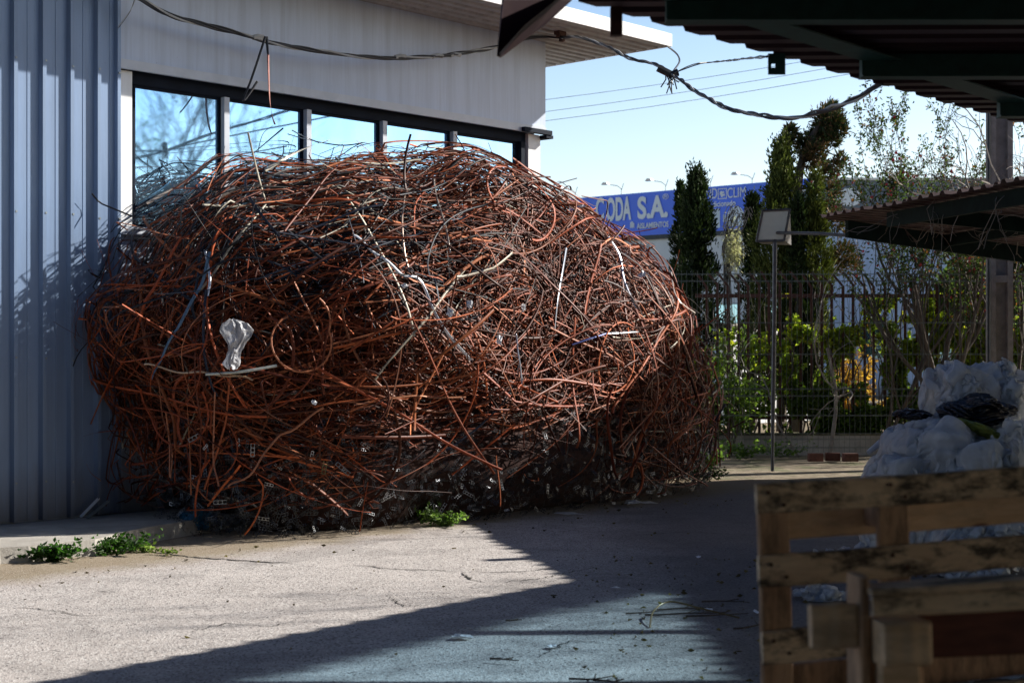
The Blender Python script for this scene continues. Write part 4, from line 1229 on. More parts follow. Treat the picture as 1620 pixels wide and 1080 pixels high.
shrub('bare_tree', gp(1318, 22.35, 0), 3.9, .28, 'leafless pale barked tree with forked crooked branches behind the floodlight pole', 'tree', 49, .05, 40, DG, LG, depth=4, stems=1, kids=(2, 2), up=.2, rad=.035, bark=M_TWIG, wob=.2, shrinkk=.74)
shrub('bare_sapling', gp(1262, 22.2, 0), 3.3, .35, 'leafless sapling with pale twigs leaning over the mesh fence by the floodlight', 'sapling', 50, .05, 20, DG, LG, depth=4, stems=1, kids=(2, 2), up=.15, rad=.018, bark=M_TWIG, wob=.2, shrinkk=.74)
shrub('bare_sapling', gp(1180, 22.3, 0), 3.1, .35, 'leafless sapling with pale twigs before the low dark conifer', 'sapling', 51, .05, 20, DG, LG, depth=3, stems=1, kids=(2, 3), up=.15, rad=.014, bark=M_TWIG, wob=.2, shrinkk=.74)
# tree standing beyond the near canopy outside the frame (its bare crown mirrors in the windows)
tr_ = shrub('bare_street_tree', (14.0, 12.8, 0), 8.2, .16, 'tall bare tree beyond the near canopy', 'tree', 52, .12, 700, DG, LG, depth=6, stems=2, kids=(2, 4), up=.12, rad=.13, wob=.13, shrinkk=.75)
shrub('street_tree', (14.6, 9.4, 0), 7.6, .1, 'leafy tree beyond the near canopy', 'tree', 53, .17, 3800, DG, LG, depth=5, stems=2, kids=(2, 3), up=.12, rad=.1, shrinkk=.74)

# dry pampas-like plume
rg = np.random.default_rng(8); rr = random.Random(8)
pb = P(1160, 0, 24.4); pb.z = .2
root = empty('dry_plume_plant', pb, 'pale dried feathery plant with drooping white plumes between the conifers', 'dry plant')
mb = MB(); pts, dirs = [], []
for k in range(26):
    tx, ty = rr.uniform(1150, 1186), rr.uniform(322, 350)
    q = [pb, P(1150+rr.uniform(-6, 8), 470, 24.4), P(1148+rr.uniform(-6, 14), 390, 24.4), P(tx-8, ty+20, 24.4), P(tx, ty, 24.4), P(tx+rr.uniform(2, 8), ty+rr.uniform(2, 16), 24.4)]
    sp_ = smooth_path(q, 5); mb.tube(sp_, .006, 3)
for k in range(2600):
    x, y = 1160+rr.gauss(0, 7), rr.gauss(392, 16)
    x += (395-y)*.0
    pts.append(tuple(P(x, y, 24.4+rr.gauss(0, .1)))); dirs.append((rr.gauss(0, .4), rr.gauss(0, .4), rr.uniform(-1, .2)))
mb.build('stems', M_TWIG, root)
K = len(pts)
leaf_cloud('plumes', pts, dirs, rg.uniform(.03, .08, K), greens(rg, K, (.35, .31, .26), (.62, .58, .52)), M_LEAF, root, .2, seed=3)

# ivy grown through the picket fence
def ivy(x0, x1, ytop, dens, label, seed, group='ivy swags on the picket fence'):
    rg = np.random.default_rng(seed); rr = random.Random(seed)
    a_, b_ = P(x0, 0, YP), P(x1, 0, YP)
    root = empty('ivy_plant', (a_.x, YP, .25), label, 'ivy', group)
    mb = MB()
    for k in range(10):
        x = rr.uniform(a_.x, b_.x); z = .25; q = [Vector((x, YP+rr.uniform(-.15, .15), z))]
        while z < 2.2:
            z += .2; x += rr.gauss(0, .08); q.append(Vector((x, YP+rr.uniform(-.1, .1), z)))
        mb.tube(q, [.014*(1-i/len(q))+.003 for i in range(len(q))], 4)
    mb.build('stems', M_BARK, root)
    K = int(dens*(b_.x-a_.x)*5200)
    x = rg.uniform(a_.x, b_.x, K); z = .25+rg.random(K)**1.0*2.2; y = YP+.06+rg.normal(0, .05, K)-np.where(z < .8, .10, 0)
    nz = np.array([noise.noise(Vector((xx*2.4, yy*1.5, zz*2.4+seed))) for xx, yy, zz in zip(x, y, z)])
    nz2 = np.array([noise.noise(Vector((xx*7, 3, zz*7))) for xx, zz in zip(x, z)])
    lim = P(0, ytop, YP).z
    keep = (nz+.45*nz2 > .03+np.clip((z-.9)*.12, -.16, .3)+np.where(z > lim, .5, 0))
    x, y, z = x[keep], y[keep], z[keep]; K = len(x)
    up_ = np.clip((z-.9)/1.3, 0, 1)[:, None]  # leaf colour lightens with height: the sunlit top is put into it
    c = greens(rg, K, (.06, .11, .02), (.18, .25, .04))*(1-up_)+greens(rg, K, (.20, .30, .03), (.55, .60, .07), .18, (.65, .58, .05))*up_
    leaf_cloud('leaves', np.stack([x, y, z], 1), rg.normal(0, .6, (K, 3))+np.array([0, -.35, -.35]), rg.uniform(.06, .12, K), c, M_LEAF, root, .85, seed)
ivy(1090, 1250, 520, .38, 'ivy behind the floodlight pole, thinnest part of the ivy with white wall showing through', 61)
ivy(1250, 1370, 500, 1.2, 'ivy on the picket fence in front of the orange bush', 62)
ivy(1370, 1475, 470, 1.5, 'tall yellow green ivy in the middle of the picket fence', 63)
ivy(1475, 1560, 450, 1.5, 'dense ivy round the foot of the berry tree', 64)
ivy(1560, 1650, 430, 1.0, 'dense ivy climbing beside the utility pole', 65)
# dry vine tangle on the low canopy
rr = random.Random(12)
root = empty('dry_vine', (5.6, 17.6, 3.0), 'grey leafless vine tangled over the low canopy roof', 'vine')
mb = MB(); out = []
for k in range(70):
    x = rr.uniform(4.1, 7.2); y = rr.uniform(14.5, 18.8)
    if x < edge_x(y): x = edge_x(y)+rr.uniform(0, .5)
    y = min(y, far_y(x))
    grow(mb, (x, y, z2(x, y)+.05), (rr.gauss(0, 1), rr.gauss(0, .8), rr.uniform(.0, .55)), rr.uniform(.5, .95), .010, 2, rr, out, spread=.7, kids=(2, 3), up=.02, wob=.25, minr=.0025)
for k in range(7):
    # strands trailing off the edge
    y = rr.uniform(14.2, 17.5); x = edge_x(y); p = Vector((x+.2, y, z2(x, y)+.08)); q = [p]
    for i in range(5): p = p+Vector((-.05+rr.gauss(0, .05), rr.gauss(0, .08), -.05-.03*i+rr.gauss(0, .03))); q.append(p)
    mb.tube(q, .004, 3)
mb.build('stems', M_TWIG, root)

# weeds
def weed(px, py, h, n, label, seed, ca=(.05, .11, .02), cb=(.14, .24, .05), size=.05, spread=.12, z=0):
    rg = np.random.default_rng(seed); g = G(px, py, z)
    root = empty('weed_clump', g, label, 'weed', 'weeds along the foot of the heap')
    mb = MB(); pts, dirs = [], []
    for k in range(max(5, n//14)):
        t_ = Vector((rg.normal(0, spread), rg.normal(0, spread*.7), h*rg.uniform(.5, 1.1)))
        q = [g, g+t_*.5+Vector((0, 0, .01)), g+t_]; mb.tube(q, .002, 3)
        for i in range(14):
            f = rg.uniform(.25, 1.05); pts.append(tuple(g+t_*f)); dirs.append((rg.normal(0, .7), rg.normal(0, .7), rg.uniform(-.1, .7)))
    mb.build('stems', M_NEEDLE if False else simple('weed_stem', (.08, .12, .04), .7), root)
    K = len(pts)
    leaf_cloud('leaves', np.array(pts)+rg.normal(0, size*.3, (K, 3)), dirs, rg.uniform(.6, 1.2, K)*size, greens(rg, K, ca, cb), M_LEAF, root, .6, seed)
weed(710, 832, .12, 330, 'bright green weed clump growing out of the foot of the heap in the sun', 71, (.07, .14, .035), (.22, .32, .11), .05, .15)
weed(676, 826, .2, 160, 'dark green weed clump left of the sunlit one', 72, size=.055)
weed(712, 800, .42, 40, 'tall dead weed stalks behind the sunlit weed clump', 73, (.12, .1, .05), (.2, .17, .1), .03, .06)
weed(88, 888, .12, 420, 'round dark weed clump against the kerb step of the pavement slab', 74, (.02, .06, .012), (.05, .13, .025), .05, .14)
weed(208, 872, .11, 400, 'low spreading weeds where the slab meets the asphalt', 75, (.02, .06, .012), (.05, .12, .02), .045, .17)
weed(176, 877, .10, 320, 'low dark weeds left of the spreading ones at the slab edge', 76, (.02, .06, .012), (.05, .12, .02), .04, .14)
weed(228, 872, .05, 120, 'small sunlit weed sprig at the start of the asphalt crack', 77, (.14, .22, .06), (.34, .42, .18), .04, .08)
weed(262, 876, .035, 90, 'flat sunlit weed lying along the asphalt crack', 78, (.14, .22, .04), (.3, .38, .12), .03, .09)
weed(1180, 726, .26, 220, 'leafy weeds under the mesh fence beside the bucket', 79, (.06, .12, .03), (.24, .34, .10), .07, .25)
weed(1235, 724, .22, 180, 'leafy weeds under the mesh fence at the floodlight pole', 80, (.06, .12, .03), (.2, .3, .08), .06, .25)
weed(1125, 738, .22, 180, 'grassy weeds at the right foot of the heap', 81, (.05, .10, .02), (.18, .26, .06), .07, .2)
weed(1108, 765, .2, 200, 'dark weeds in the shade at the right end of the heap', 82, (.02, .05, .012), (.05, .1, .02), .06, .2)

# ================================================================== billboard and buildings beyond
YB = 60.0
def PB(px, py, Y): return P(px, py, Y)
bl = P(880, 0, 63.4); br = P(1330, 0, 54.4)
bd = Vector((br.x-bl.x, br.y-bl.y, 0)); blen = bd.length; bd.normalize(); bn = Vector((bd.y, -bd.x, 0))
def bu(px):
    a_ = (px-810)/F; return (a_*bl.y-bl.x)/(bd.x-a_*bd.y)
ztop = P(0, 301, 59.3).z; zbot = P(0, 370, 59.3).z
WB_ = empty('white_warehouse', (bl.x, bl.y, 0), 'long white warehouse beyond the fence carrying the blue billboard', 'building')
mb = MB(); o_ = bl-bd*14+Vector((0, 0, 0)); o_.z = 0
mb.box(o_, bd*(blen+16.5), -bn*9, (0, 0, zbot-.15)); mb.build('wall', simple('white_render', (.72, .74, .76), .8, 0, .06, 2), WB_)
mb = MB(); mb.box(o_+bn*.15+Vector((0, 0, zbot-.16)), bd*(blen+16.7), -bn*9.3, (0, 0, .16)); mb.build('roof_edge', simple('dark_roof_edge', (.06, .07, .08), .7), WB_)
for k in range(9):
    mb = MB(); c_ = bl+bd*(bu(930)+k*2.1); mb.box(Vector((c_.x, c_.y, 2.2))+bn*.01, bd*1.1, bn*.05, (0, 0, 1.1))
    f_ = mb.build('window', simple('far_window_frame', (.35, .38, .42), .5) if k == 0 else bpy.data.materials['far_window_frame'], WB_)
    mb = MB(); mb.box(Vector((c_.x, c_.y, 2.26))+bn*.06+bd*.06, bd*.98, bn*.02, (0, 0, .98)); mb.build('pane', M_GLASS, f_)
M_SIGNB = simple('sign_blue', (.05, .17, .95), .35, 0, .04, 1)
M_SIGNW = simple('sign_white', (.80, .86, .92), .4, 0, .03, 1)
def text(body, px0, px1, ptop, pbot, boardobj, mat, off=0.02, name='lettering', bold=0.0, u_shift=0):
    cu = bpy.data.curves.new('txt', 'FONT'); cu.body = body; cu.offset = bold; cu.extrude = .01; cu.size = 1
    ob = bpy.data.objects.new('txt', cu); COL.objects.link(ob)
    bpy.context.view_layer.update()
    dg = bpy.context.evaluated_depsgraph_get()
    me = bpy.data.meshes.new_from_object(ob.evaluated_get(dg))
    bpy.data.objects.remove(ob)
    co = np.array([v.co[:] for v in me.vertices]); mn, mxx = co.min(0), co.max(0)
    u0, u1 = bu(px0), bu(px1)
    cY = (bl+bd*((u0+u1)/2)).y
    zt_, zb_ = P(0, ptop, cY).z, P(0, pbot, cY).z
    for v in me.vertices:
        fu = (v.co.x-mn[0])/(mxx[0]-mn[0]); fz = (v.co.y-mn[1])/(mxx[1]-mn[1])
        w_ = bl+bd*(u0+(u1-u0)*fu)+bn*(.15+off+(v.co.z-mn[2]))
        v.co = (w_.x, w_.y, zb_+(zt_-zb_)*fz)
    me.materials.clear(); me.materials.append(mat)
    # mirror safe: normals point to the road side
    return link(name, me, mat, boardobj)
def board(px0, px1, label):
    u0, u1 = bu(px0), bu(px1); c_ = bl+bd*u0
    root = empty('billboard', (c_.x, c_.y, zbot), label, 'billboard')
    mb = MB(); mb.box(Vector((c_.x, c_.y, zbot)), bd*(u1-u0), bn*.15, (0, 0, ztop-zbot)); mb.build('panel', M_SIGNB, root)
    for k in range(3):
        p_ = bl+bd*(u0+(u1-u0)*(k+.5)/3); mb = MB(); mb.box(Vector((p_.x, p_.y, zbot-.1))-bn*.12, bd*.08, bn*.08, (0, 0, ztop-zbot+.1)); mb.build('strut', M_GALV, root)
    return root
b1 = board(905, 1100, 'long blue billboard reading ODA S.A. above the white warehouse')
b2 = board(1102, 1325, 'blue billboard with a globe emblem partly behind the conifers')
text('C', 947, 960, 313, 349, b1, M_SIGNW, bold=.03)
text('ODA', 964, 1003, 312, 350, b1, M_SIGNW, bold=.035)
text('S.A.', 1013, 1061, 310, 346, b1, M_SIGNW, bold=.035)
text('®', 1053, 1062, 307, 316, b1, M_SIGNW)
text('AISLAMIENTOS', 1012, 1062, 352, 361, b1, M_SIGNW, bold=.02)
text('COMPRA', 962, 996, 355, 364, b1, M_SIGNW, bold=.01) if False else None
# pale pictogram beside the small line
mb = MB()
c_ = bl+bd*bu(1005); zc = P(0, 356, c_.y).z
for k in range(4):
    mb.box(Vector((c_.x, c_.y, zc-.12))+bd*(k*.055-.12)+bn*.17, bd*.042, bn*.01, (0, 0, .22+.05*math.sin(k*1.3)))
mb.build('pictogram', M_SIGNW, b1)
text('MUND', 1096, 1138, 299, 316, b2, M_SIGNW) if False else None
text('ND', 1121, 1139, 299, 315, b2, M_SIGNW)
text('CLIM', 1155, 1184, 297, 313, b2, M_SIGNW)
text('dicionado', 1132, 1168, 318, 327, b2, M_SIGNW, bold=.015)
# globe emblem: pale square frame with a round globe
mb = MB(); u0, u1 = bu(1140), bu(1154); c_ = bl+bd*((u0+u1)/2); zc = P(0, 307, c_.y).z; hs_ = (u1-u0)/2
for (dx, dz, sx, sz) in ((-hs_, -hs_, 2*hs_, .03), (-hs_, hs_-.03, 2*hs_, .03), (-hs_, -hs_+.03, .03, 2*hs_-.06), (hs_-.03, -hs_+.03, .03, 2*hs_-.06)):
    mb.box(Vector((c_.x, c_.y, zc+dz))+bd*dx+bn*.17, bd*sx, bn*.008, (0, 0, sz))
for (dx, dz, r_, sq) in ((-.05, .03, .075, 1), (.04, .05, .05, .7), (-.02, -.07, .05, 1.3), (.07, -.05, .045, 1), (-.10, -.02, .03, 1)):
    mb.poly([Vector((c_.x, c_.y, zc+dz+math.sin(a_)*r_*sq))+bd*(dx+math.cos(a_)*r_)+bn*.175 for a_ in [i*math.pi/5 for i in range(10)]])
mb.build('globe_emblem', M_SIGNW, b2)
# pictured appliances on the second panel
mb = MB()
for (p0, p1, t0, t1) in ((1121, 1143, 332, 362), (1148, 1152, 340, 352)):
    u0, u1 = bu(p0), bu(p1); q = bl+bd*u0
    mb.box(Vector((q.x, q.y, P(0, t1, q.y).z))+bn*.16, bd*(u1-u0), bn*.01, (0, 0, P(0, t0, q.y).z-P(0, t1, q.y).z))
q0 = bl+bd*bu(1168); r_ = (bu(1182)-bu(1154))/2
zz = P(0, 356, q0.y).z
mb.poly([Vector((q0.x, q0.y, zz))+bd*x_+bn*.171+Vector((0, 0, z_)) for x_, z_ in ((-r_, -.05), (r_, -.05), (r_, .4), (r_*.6, .62), (0, .72), (-r_*.6, .62), (-r_, .4))])
mb.build('appliance_picture', simple('sign_picture', (.62, .72, .82), .4, 0, .12, 3), b2)
# lamps on arms over the billboards
for k, (px, py, dx) in enumerate(((1193-0, 283, 0), (983, 292, 0), (1053, 286, 0), (910, 298, 0), (1124, 280, 0), (1190, 276, 0))[1:]):
    u = bu(px); q = bl+bd*u; root = b1 if px < 1100 else b2
    z0 = ztop; h_ = P(0, py, q.y).z-z0
    mb = MB(); b0 = Vector((q.x, q.y, z0-.05))
    mb.tube([b0, b0+Vector((0, 0, h_*.7)), b0+Vector((0, 0, h_))-bd*.12+bn*.1], .018, 4)
    mb.tube([b0+Vector((0, 0, h_*.55)), b0+Vector((0, 0, h_+.1))+bd*.12], .014, 4)
    mb.tube([b0+Vector((0, 0, h_))-bd*.12+bn*.1, b0+Vector((0, 0, h_+.06))-bd*.42+bn*.5], .014, 4)
    arm = mb.build('lamp_arm', M_GALV, root)
    mb = MB(); c_ = b0+Vector((0, 0, h_+.03))-bd*.42+bn*.5
    mb.prism([(-.16, 0), (.16, 0), (.1, .09), (-.05, .1)], c_-bn*.1, bd, (0, 0, 1), bn*.2); mb.build('lamp_head', M_WHITEP, arm)

# right hand far building with dark band
FB = empty('grey_warehouse', P(1400, 0, 58), 'grey warehouse with a green and white roadside sign board seen through the berry trees', 'building')
FB.location.z = 0
q0, q1 = P(1308, 0, 50), P(1760, 0, 50); zt_ = P(0, 287, 50).z
mb = MB(); mb.box((q0.x, 50, 0), (q1.x-q0.x, 0, 0), (0, 14, 0), (0, 0, zt_-.9)); mb.build('wall', panel_mat('pale_blue_cladding', (.42, .55, .80), .2), FB)
mb = MB(); mb.box((q0.x-.1, 49.7, zt_-.9), (q1.x-q0.x, 0, 0), (0, 14.5, 0), (0, 0, .9)); mb.build('roof_band', simple('slate_band', (.16, .2, .26), .6), FB)
mb = MB(); mb.box((q0.x-.15, 49.6, zt_), (q1.x-q0.x, 0, 0), (0, 14.6, 0), (0, 0, .08)); mb.build('coping', M_FASCIA, FB)
mb = MB(); mb.box((P(1311, 0, 49.6).x, 49.58, P(0, 325, 49.6).z), (P(1326, 0, 49.6).x-P(1311, 0, 49.6).x, 0, 0), (0, .1, 0), (0, 0, .72)); mb.build('green_sign', simple('sign_green', (.02, .25, .14), .5), FB)
mb = MB(); c_ = P(1344, 312, 49.55)
mb.poly([c_+Vector((math.cos(a_)*.42, 0, math.sin(a_)*.3)) for a_ in [-i*math.pi/8 for i in range(16)]]); mb.build('sign_disc', M_SIGNW, FB)
for k in range(5):
    x = q0.x+1+k*1.9; mb = MB(); mb.box((x, 49.94, 1.2), (1.3, 0, 0), (0, .06, 0), (0, 0, 1.3)); f_ = mb.build('window', M_FRAME, FB)
    mb = MB(); mb.box((x+.07, 49.92, 1.27), (1.16, 0, 0), (0, .02, 0), (0, 0, 1.16)); mb.build('pane', M_GLASS, f_)
# white garden wall catching the sun behind the ivy
q = P(1140, 0, 32.5); o = MB()
wv = Vector((1.0, .95, 0)).normalized(); nv = Vector((wv.y, -wv.x, 0))
wl = empty('white_wall', (q.x, 31.5, 0), 'sunlit white rendered wall behind the thin ivy left of the orange bush', 'wall')
mb = MB(); mb.box((q.x, 31.5, 0), wv*3.2, -nv*.2, (0, 0, 2.05)); mb.build('wall', M_WHITEP, wl)
mb = MB(); mb.box(Vector((q.x, 31.5, 2.05))+nv*.04-wv*.04, wv*3.28, -nv*.28, (0, 0, .06)); mb.build('coping', M_CONC, wl)
# far tree line
def tree(px, Y, h, wd, label, seed):
    rg = np.random.default_rng(seed); base = P(px, 0, Y); base.z = 0
    root = empty('distant_tree', base, label, 'tree', 'distant trees')
    mb = MB(); mb.tube([base, base+Vector((0, 0, h*.6))], [.2, .1], 6); mb.build('trunk', M_BARK, root)
    nc = 40; pts, dirs, cols = [], [], []
    for k in range(nc):
        th, el = rg.uniform(0, 6.28), rg.uniform(-.4, 1.3); rad = wd*rg.uniform(.4, 1)
        c_ = np.array([base.x+math.cos(th)*math.cos(el)*rad, base.y+math.sin(th)*math.cos(el)*rad, h*.62+math.sin(el)*h*.36])
        o_ = rg.normal(0, wd*.17, (90, 3)); pts.append(c_+o_); dirs.append(o_); cols.append(greens(rg, 90, (.02, .04, .01), (.07, .11, .03)))
    leaf_cloud('crown', np.concatenate(pts), np.concatenate(dirs), rg.uniform(.15, .35, nc*90), np.concatenate(cols), M_LEAF, root, .6, seed)
tree(1640, 40, 5, 2.2, 'round distant tree at the right edge beyond the ivy', 91)
tree(1560, 44, 3.6, 1.6, 'low distant tree beyond the ivy beside the utility pole', 92)
# added unseen block behind the viewpoint, there to hold back sky light
YW = empty('added_sky_blocker', (4, -9, 0), 'added dark block behind the viewpoint that holds back sky light', 'building')
mb = MB(); mb.box((-40, -22, 0), (64, 0, 0), (0, 12, 0), (0, 0, 9)); mb.build('wall', simple('blocker_dark', (.10, .11, .12), .7), YW)
mb = MB(); mb.box((-40.3, -22.3, 9), (64.6, 0, 0), (0, 12.6, 0), (0, 0, .3)); mb.build('roof', M_GREEN, YW)
for x in (-12, 0, 12):
    mb = MB(); mb.box((x, -9.98, 0), (5, 0, 0), (0, .05, 0), (0, 0, 5)); mb.build('door', M_GREEN, YW)

# ================================================================== pallets in the foreground
def frame(yaw, roll):
    ex_ = Vector((math.cos(yaw)*math.cos(roll), math.sin(yaw)*math.cos(roll), math.sin(roll)))
    ey_ = Vector((-math.sin(yaw), math.cos(yaw), 0)); ez_ = ex_.cross(ey_); return ex_, ey_, ez_
def plank(org, fr, x0, x1, y0, y1, z0, z1, mat, name, parent, seed=0):
    """rounded, slightly warped plank given by its extents in the pallet's own axes"""
    ex_, ey_, ez_ = fr; mb = MB(); rr = random.Random(seed*7+1)
    Lx, Ly, Lz = x1-x0, y1-y0, z1-z0
    long = 0 if Lx >= Lz else 2
    n = 14; rings = []; r_ = min(.006, Ly*.25, min(Lx, Lz)*.2)
    ph = rr.uniform(0, 6)
    for i in range(n+1):
        f = i/n
        if long == 0:
            a0, a1, b0, b1 = y0, y1, z0, z1; c = x0+Lx*f
        else:
            a0, a1, b0, b1 = y0, y1, x0, x1; c = z0+Lz*f
        wv_ = .0025*math.sin(ph+f*5)+.001*math.sin(f*17+ph); wb = .002*math.sin(f*9+ph*2)
        sh_ = 0 if 0 < i < n else r_*.5
        pr = [(a0+r_, b0), (a1-r_, b0), (a1, b0+r_), (a1, b1-r_), (a1-r_, b1), (a0+r_, b1), (a0, b1-r_), (a0, b0+r_)]
        am, bm = (a0+a1)/2, (b0+b1)/2
        ring = []
        for (a_, b_) in pr:
            if sh_: a_ = am+(a_-am)*(1-sh_/Ly*1.2); b_ = bm+(b_-bm)*(1-sh_/(b1-b0)*1.5)
            a_ += wv_; b_ += wb
            p = org+ey_*a_+(ex_*c+ez_*b_ if long == 0 else ex_*b_+ez_*c)
            ring.append(p)
        rings.append(ring)
    for ring in rings: mb.v += [tuple(p) for p in ring]
    for i in range(n):
        for k in range(8):
            k2 = (k+1) % 8; f_ = (i*8+k, i*8+k2, (i+1)*8+k2, (i+1)*8+k)
            mb.f.append(f_ if long == 0 else tuple(reversed(f_))); mb.mi.append(0)
    mb.f.append(tuple(reversed(range(8)))); mb.f.append(tuple(n*8+k for k in range(8))); mb.mi += [0, 0]
    me = mb.mesh(name, [mat], False); 
    return link(name, me, None, parent)
fr1 = frame(math.radians(14), math.radians(2.2)); O1 = P(1198, 766, 4.3)
PA = empty('wooden_pallet', (O1.x+.4, O1.y+.1, 0), 'weathered mould stained wooden pallet standing on its edge, the farther of the two', 'pallet', 'foreground pallets')
k = 0
for (z1, z0, yy) in ((0, -.088, 0), (-.203, -.297, .0), (-.418, -.515, 0), (-.63, -.72, 0), (-.85, -.95, 0), (-1.08, -1.18, 0)):
    plank(O1, fr1, 0, 1.2, yy, yy+.022, z0, z1, M_WOODH, 'front_board', PA, k); k += 1
for (x0, x1) in ((.008, .103), (.385, .485), (1.1, 1.2)):
    plank(O1, fr1, x0, x1, .024, .046, -1.19, -.004, M_WOODV, 'cross_board', PA, k); k += 1
    for zc in (-.08, -.60, -1.10):
        plank(O1, fr1, x0+(.05 if x0 < .2 else .002), x1-.002, .048, .124, zc-.075, zc+.07, M_WOODV, 'block', PA, k); k += 1
for (z1, z0) in ((-.085, -.185), (-.55, -.65), (-1.07, -1.17)):
    plank(O1, fr1, .08, 1.2, .126, .148, z0, z1, M_WOODC if z1 > -.1 else M_WOODV, 'rear_board', PA, k); k += 1
for (zc, xs_) in ((-.045, (.055, .435)), (-.25, (.055, .435)), (-.467, (.055,))):
    for xc in xs_:
        for (dx, dz) in ((-.022, .02), (.024, -.018)):
            q = O1+fr1[0]*(xc+dx)+fr1[2]*(zc+dz); mb = MB()
            mb.tube([q-fr1[1]*.004, q+fr1[1]*.004], .0055, 8); mb.build('nail', M_RUST, PA)
fr2 = frame(math.radians(9), math.radians(1.6)); O2 = P(1366, 938, 3.62)
PB2 = empty('wooden_pallet', (O2.x+.4, O2.y+.1, 0), 'nearer broken wooden pallet with a fresh cut block and dark red board', 'pallet', 'foreground pallets')
plank(O2, fr2, .018, 1.1, -.012, .085, -.006, .0+.012, M_WOODH, 'top_board', PB2, 31)
plank(O2, fr2, .022, 1.1, -.006, .016, -.060, -.008, M_WOODH, 'front_board', PB2, 32)
plank(O2, fr2, .028, .145, -.060, .05, -.168, -.064, M_WOODC, 'block', PB2, 33)
plank(O2, fr2, .150, 1.1, .012, .034, -.172, -.064, M_WOODR, 'stained_board', PB2, 34)
plank(O2, fr2, -.002, .024, .02, .115, -1.0, .035, M_WOODV, 'side_board', PB2, 35)
plank(O2, fr2, .034, .138, -.01, .075, -1.0, -.172, M_WOODC, 'leg', PB2, 36)
plank(O2, fr2, .142, .168, .04, .075, -1.0, -.175, M_WOODV, 'leg', PB2, 37)
plank(O2, fr2, -.118, -.004, .03, .06, -.135, -.028, M_WOODC, 'block', PB2, 38)
plank(O2, fr2, .6, .7, .036, .1, -1.0, -.01, M_WOODV, 'leg', PB2, 39)

# ================================================================== plastic waste
def crumple(name, c, rad, mat, label, cat, seed, amp=1.0, rz=0, group='plastic waste heap', tilt=0, pinch=0, res=(170, 110), freq=1.0):
    vs = []; nu, nv_ = res
    rq = random.Random(seed); dA, dB, dC = [Vector((rq.gauss(0, 1), rq.gauss(0, 1), rq.gauss(0, .6))).normalized() for _ in range(3)]
    off = Vector((seed*3.7, seed*1.3, seed*2.1)); M_ = Matrix.Rotation(rz, 3, 'Z') @ Matrix.Rotation(tilt, 3, 'Y')
    for j in range(nv_+1):
        th = math.pi*j/nv_
        for i in range(nu):
            ph = 2*math.pi*i/nu
            d_ = Vector((math.sin(th)*math.cos(ph), math.sin(th)*math.sin(ph), math.cos(th)))
            q = d_*freq
            lo = noise.noise(q*1.3+off)
            w2 = Vector((noise.noise(q*2+off*2), noise.noise(q*2+off*3), noise.noise(q*2+off*4)))*.8
            c1 = q.dot(dA)*2.6+2.2*lo+w2.x; c2 = q.dot(dB)*6.5+2.2*w2.y+1.6*lo; c3 = q.dot(dC)*15+4.5*w2.z+2*w2.x
            r1 = abs((c1 % 1.0)*2-1); r2 = abs((c2 % 1.0)*2-1); r3 = abs((c3 % 1.0)*2-1)
            s = 1+amp*(.42*lo+.20*(r1**1.6-.5)+.11*(r2**1.8-.4)*(.4+.6*abs(w2.x*2))+.04*(r3-.5)*(.3+abs(w2.y)*1.6))
            if pinch: s *= 1-pinch*max(0, d_.x*.5+.5)**3*.6
            p = M_ @ Vector((d_.x*rad[0]*s, d_.y*rad[1]*s, d_.z*rad[2]*s))
            z_ = c[2]+p.z
            if z_ < .015: p.z = .015-c[2]+.004*(r2)
            vs.append(tuple(p))
    fs = []
    for j in range(nv_):
        for i in range(nu):
            k = (i+1) % nu; fs.append((j*nu+i, (j+1)*nu+i, (j+1)*nu+k, j*nu+k))
    o = link(name, np_mesh(name, vs, fs, None, mat, True), None); o.location = c
    return tag(o, label, cat, group)
def bagat(px, py, Y, wpx, hpx, dep, mat, label, seed, rz=0, cat='plastic sheet', name='plastic_sheet', **kw):
    c_ = P(px, py, Y); return crumple(name, c_, (wpx/F*Y/2/1.12, dep, hpx/F*Y/2/1.12), mat, label, cat, seed, rz=rz, **kw)
ELL = []
def ell(px, py, Y, wpx, hpx, dep):
    c_ = P(px, py, Y); ELL.append((np.array(c_), np.array([wpx/F*Y/2, dep, hpx/F*Y/2])))
for e_ in ((1530, 612, 12.3, 130, 66, .34), (1600, 620, 12.3, 90, 60, .34), (1548, 660, 12.0, 110, 56, .36), (1480, 712, 11.7, 150, 84, .42), (1420, 760, 11.5, 90, 70, .36), (1520, 770, 11.6, 190, 130, .6), (1600, 760, 11.5, 130, 190, .55), (1450, 830, 11.4, 130, 110, .45), (1550, 870, 11.1, 190, 120, .5), (1640, 900, 10.9, 130, 130, .5), (1500, 690, 11.35, 70, 34, .18), (1558, 728, 11.15, 62, 44, .2)):
    ell(*e_)
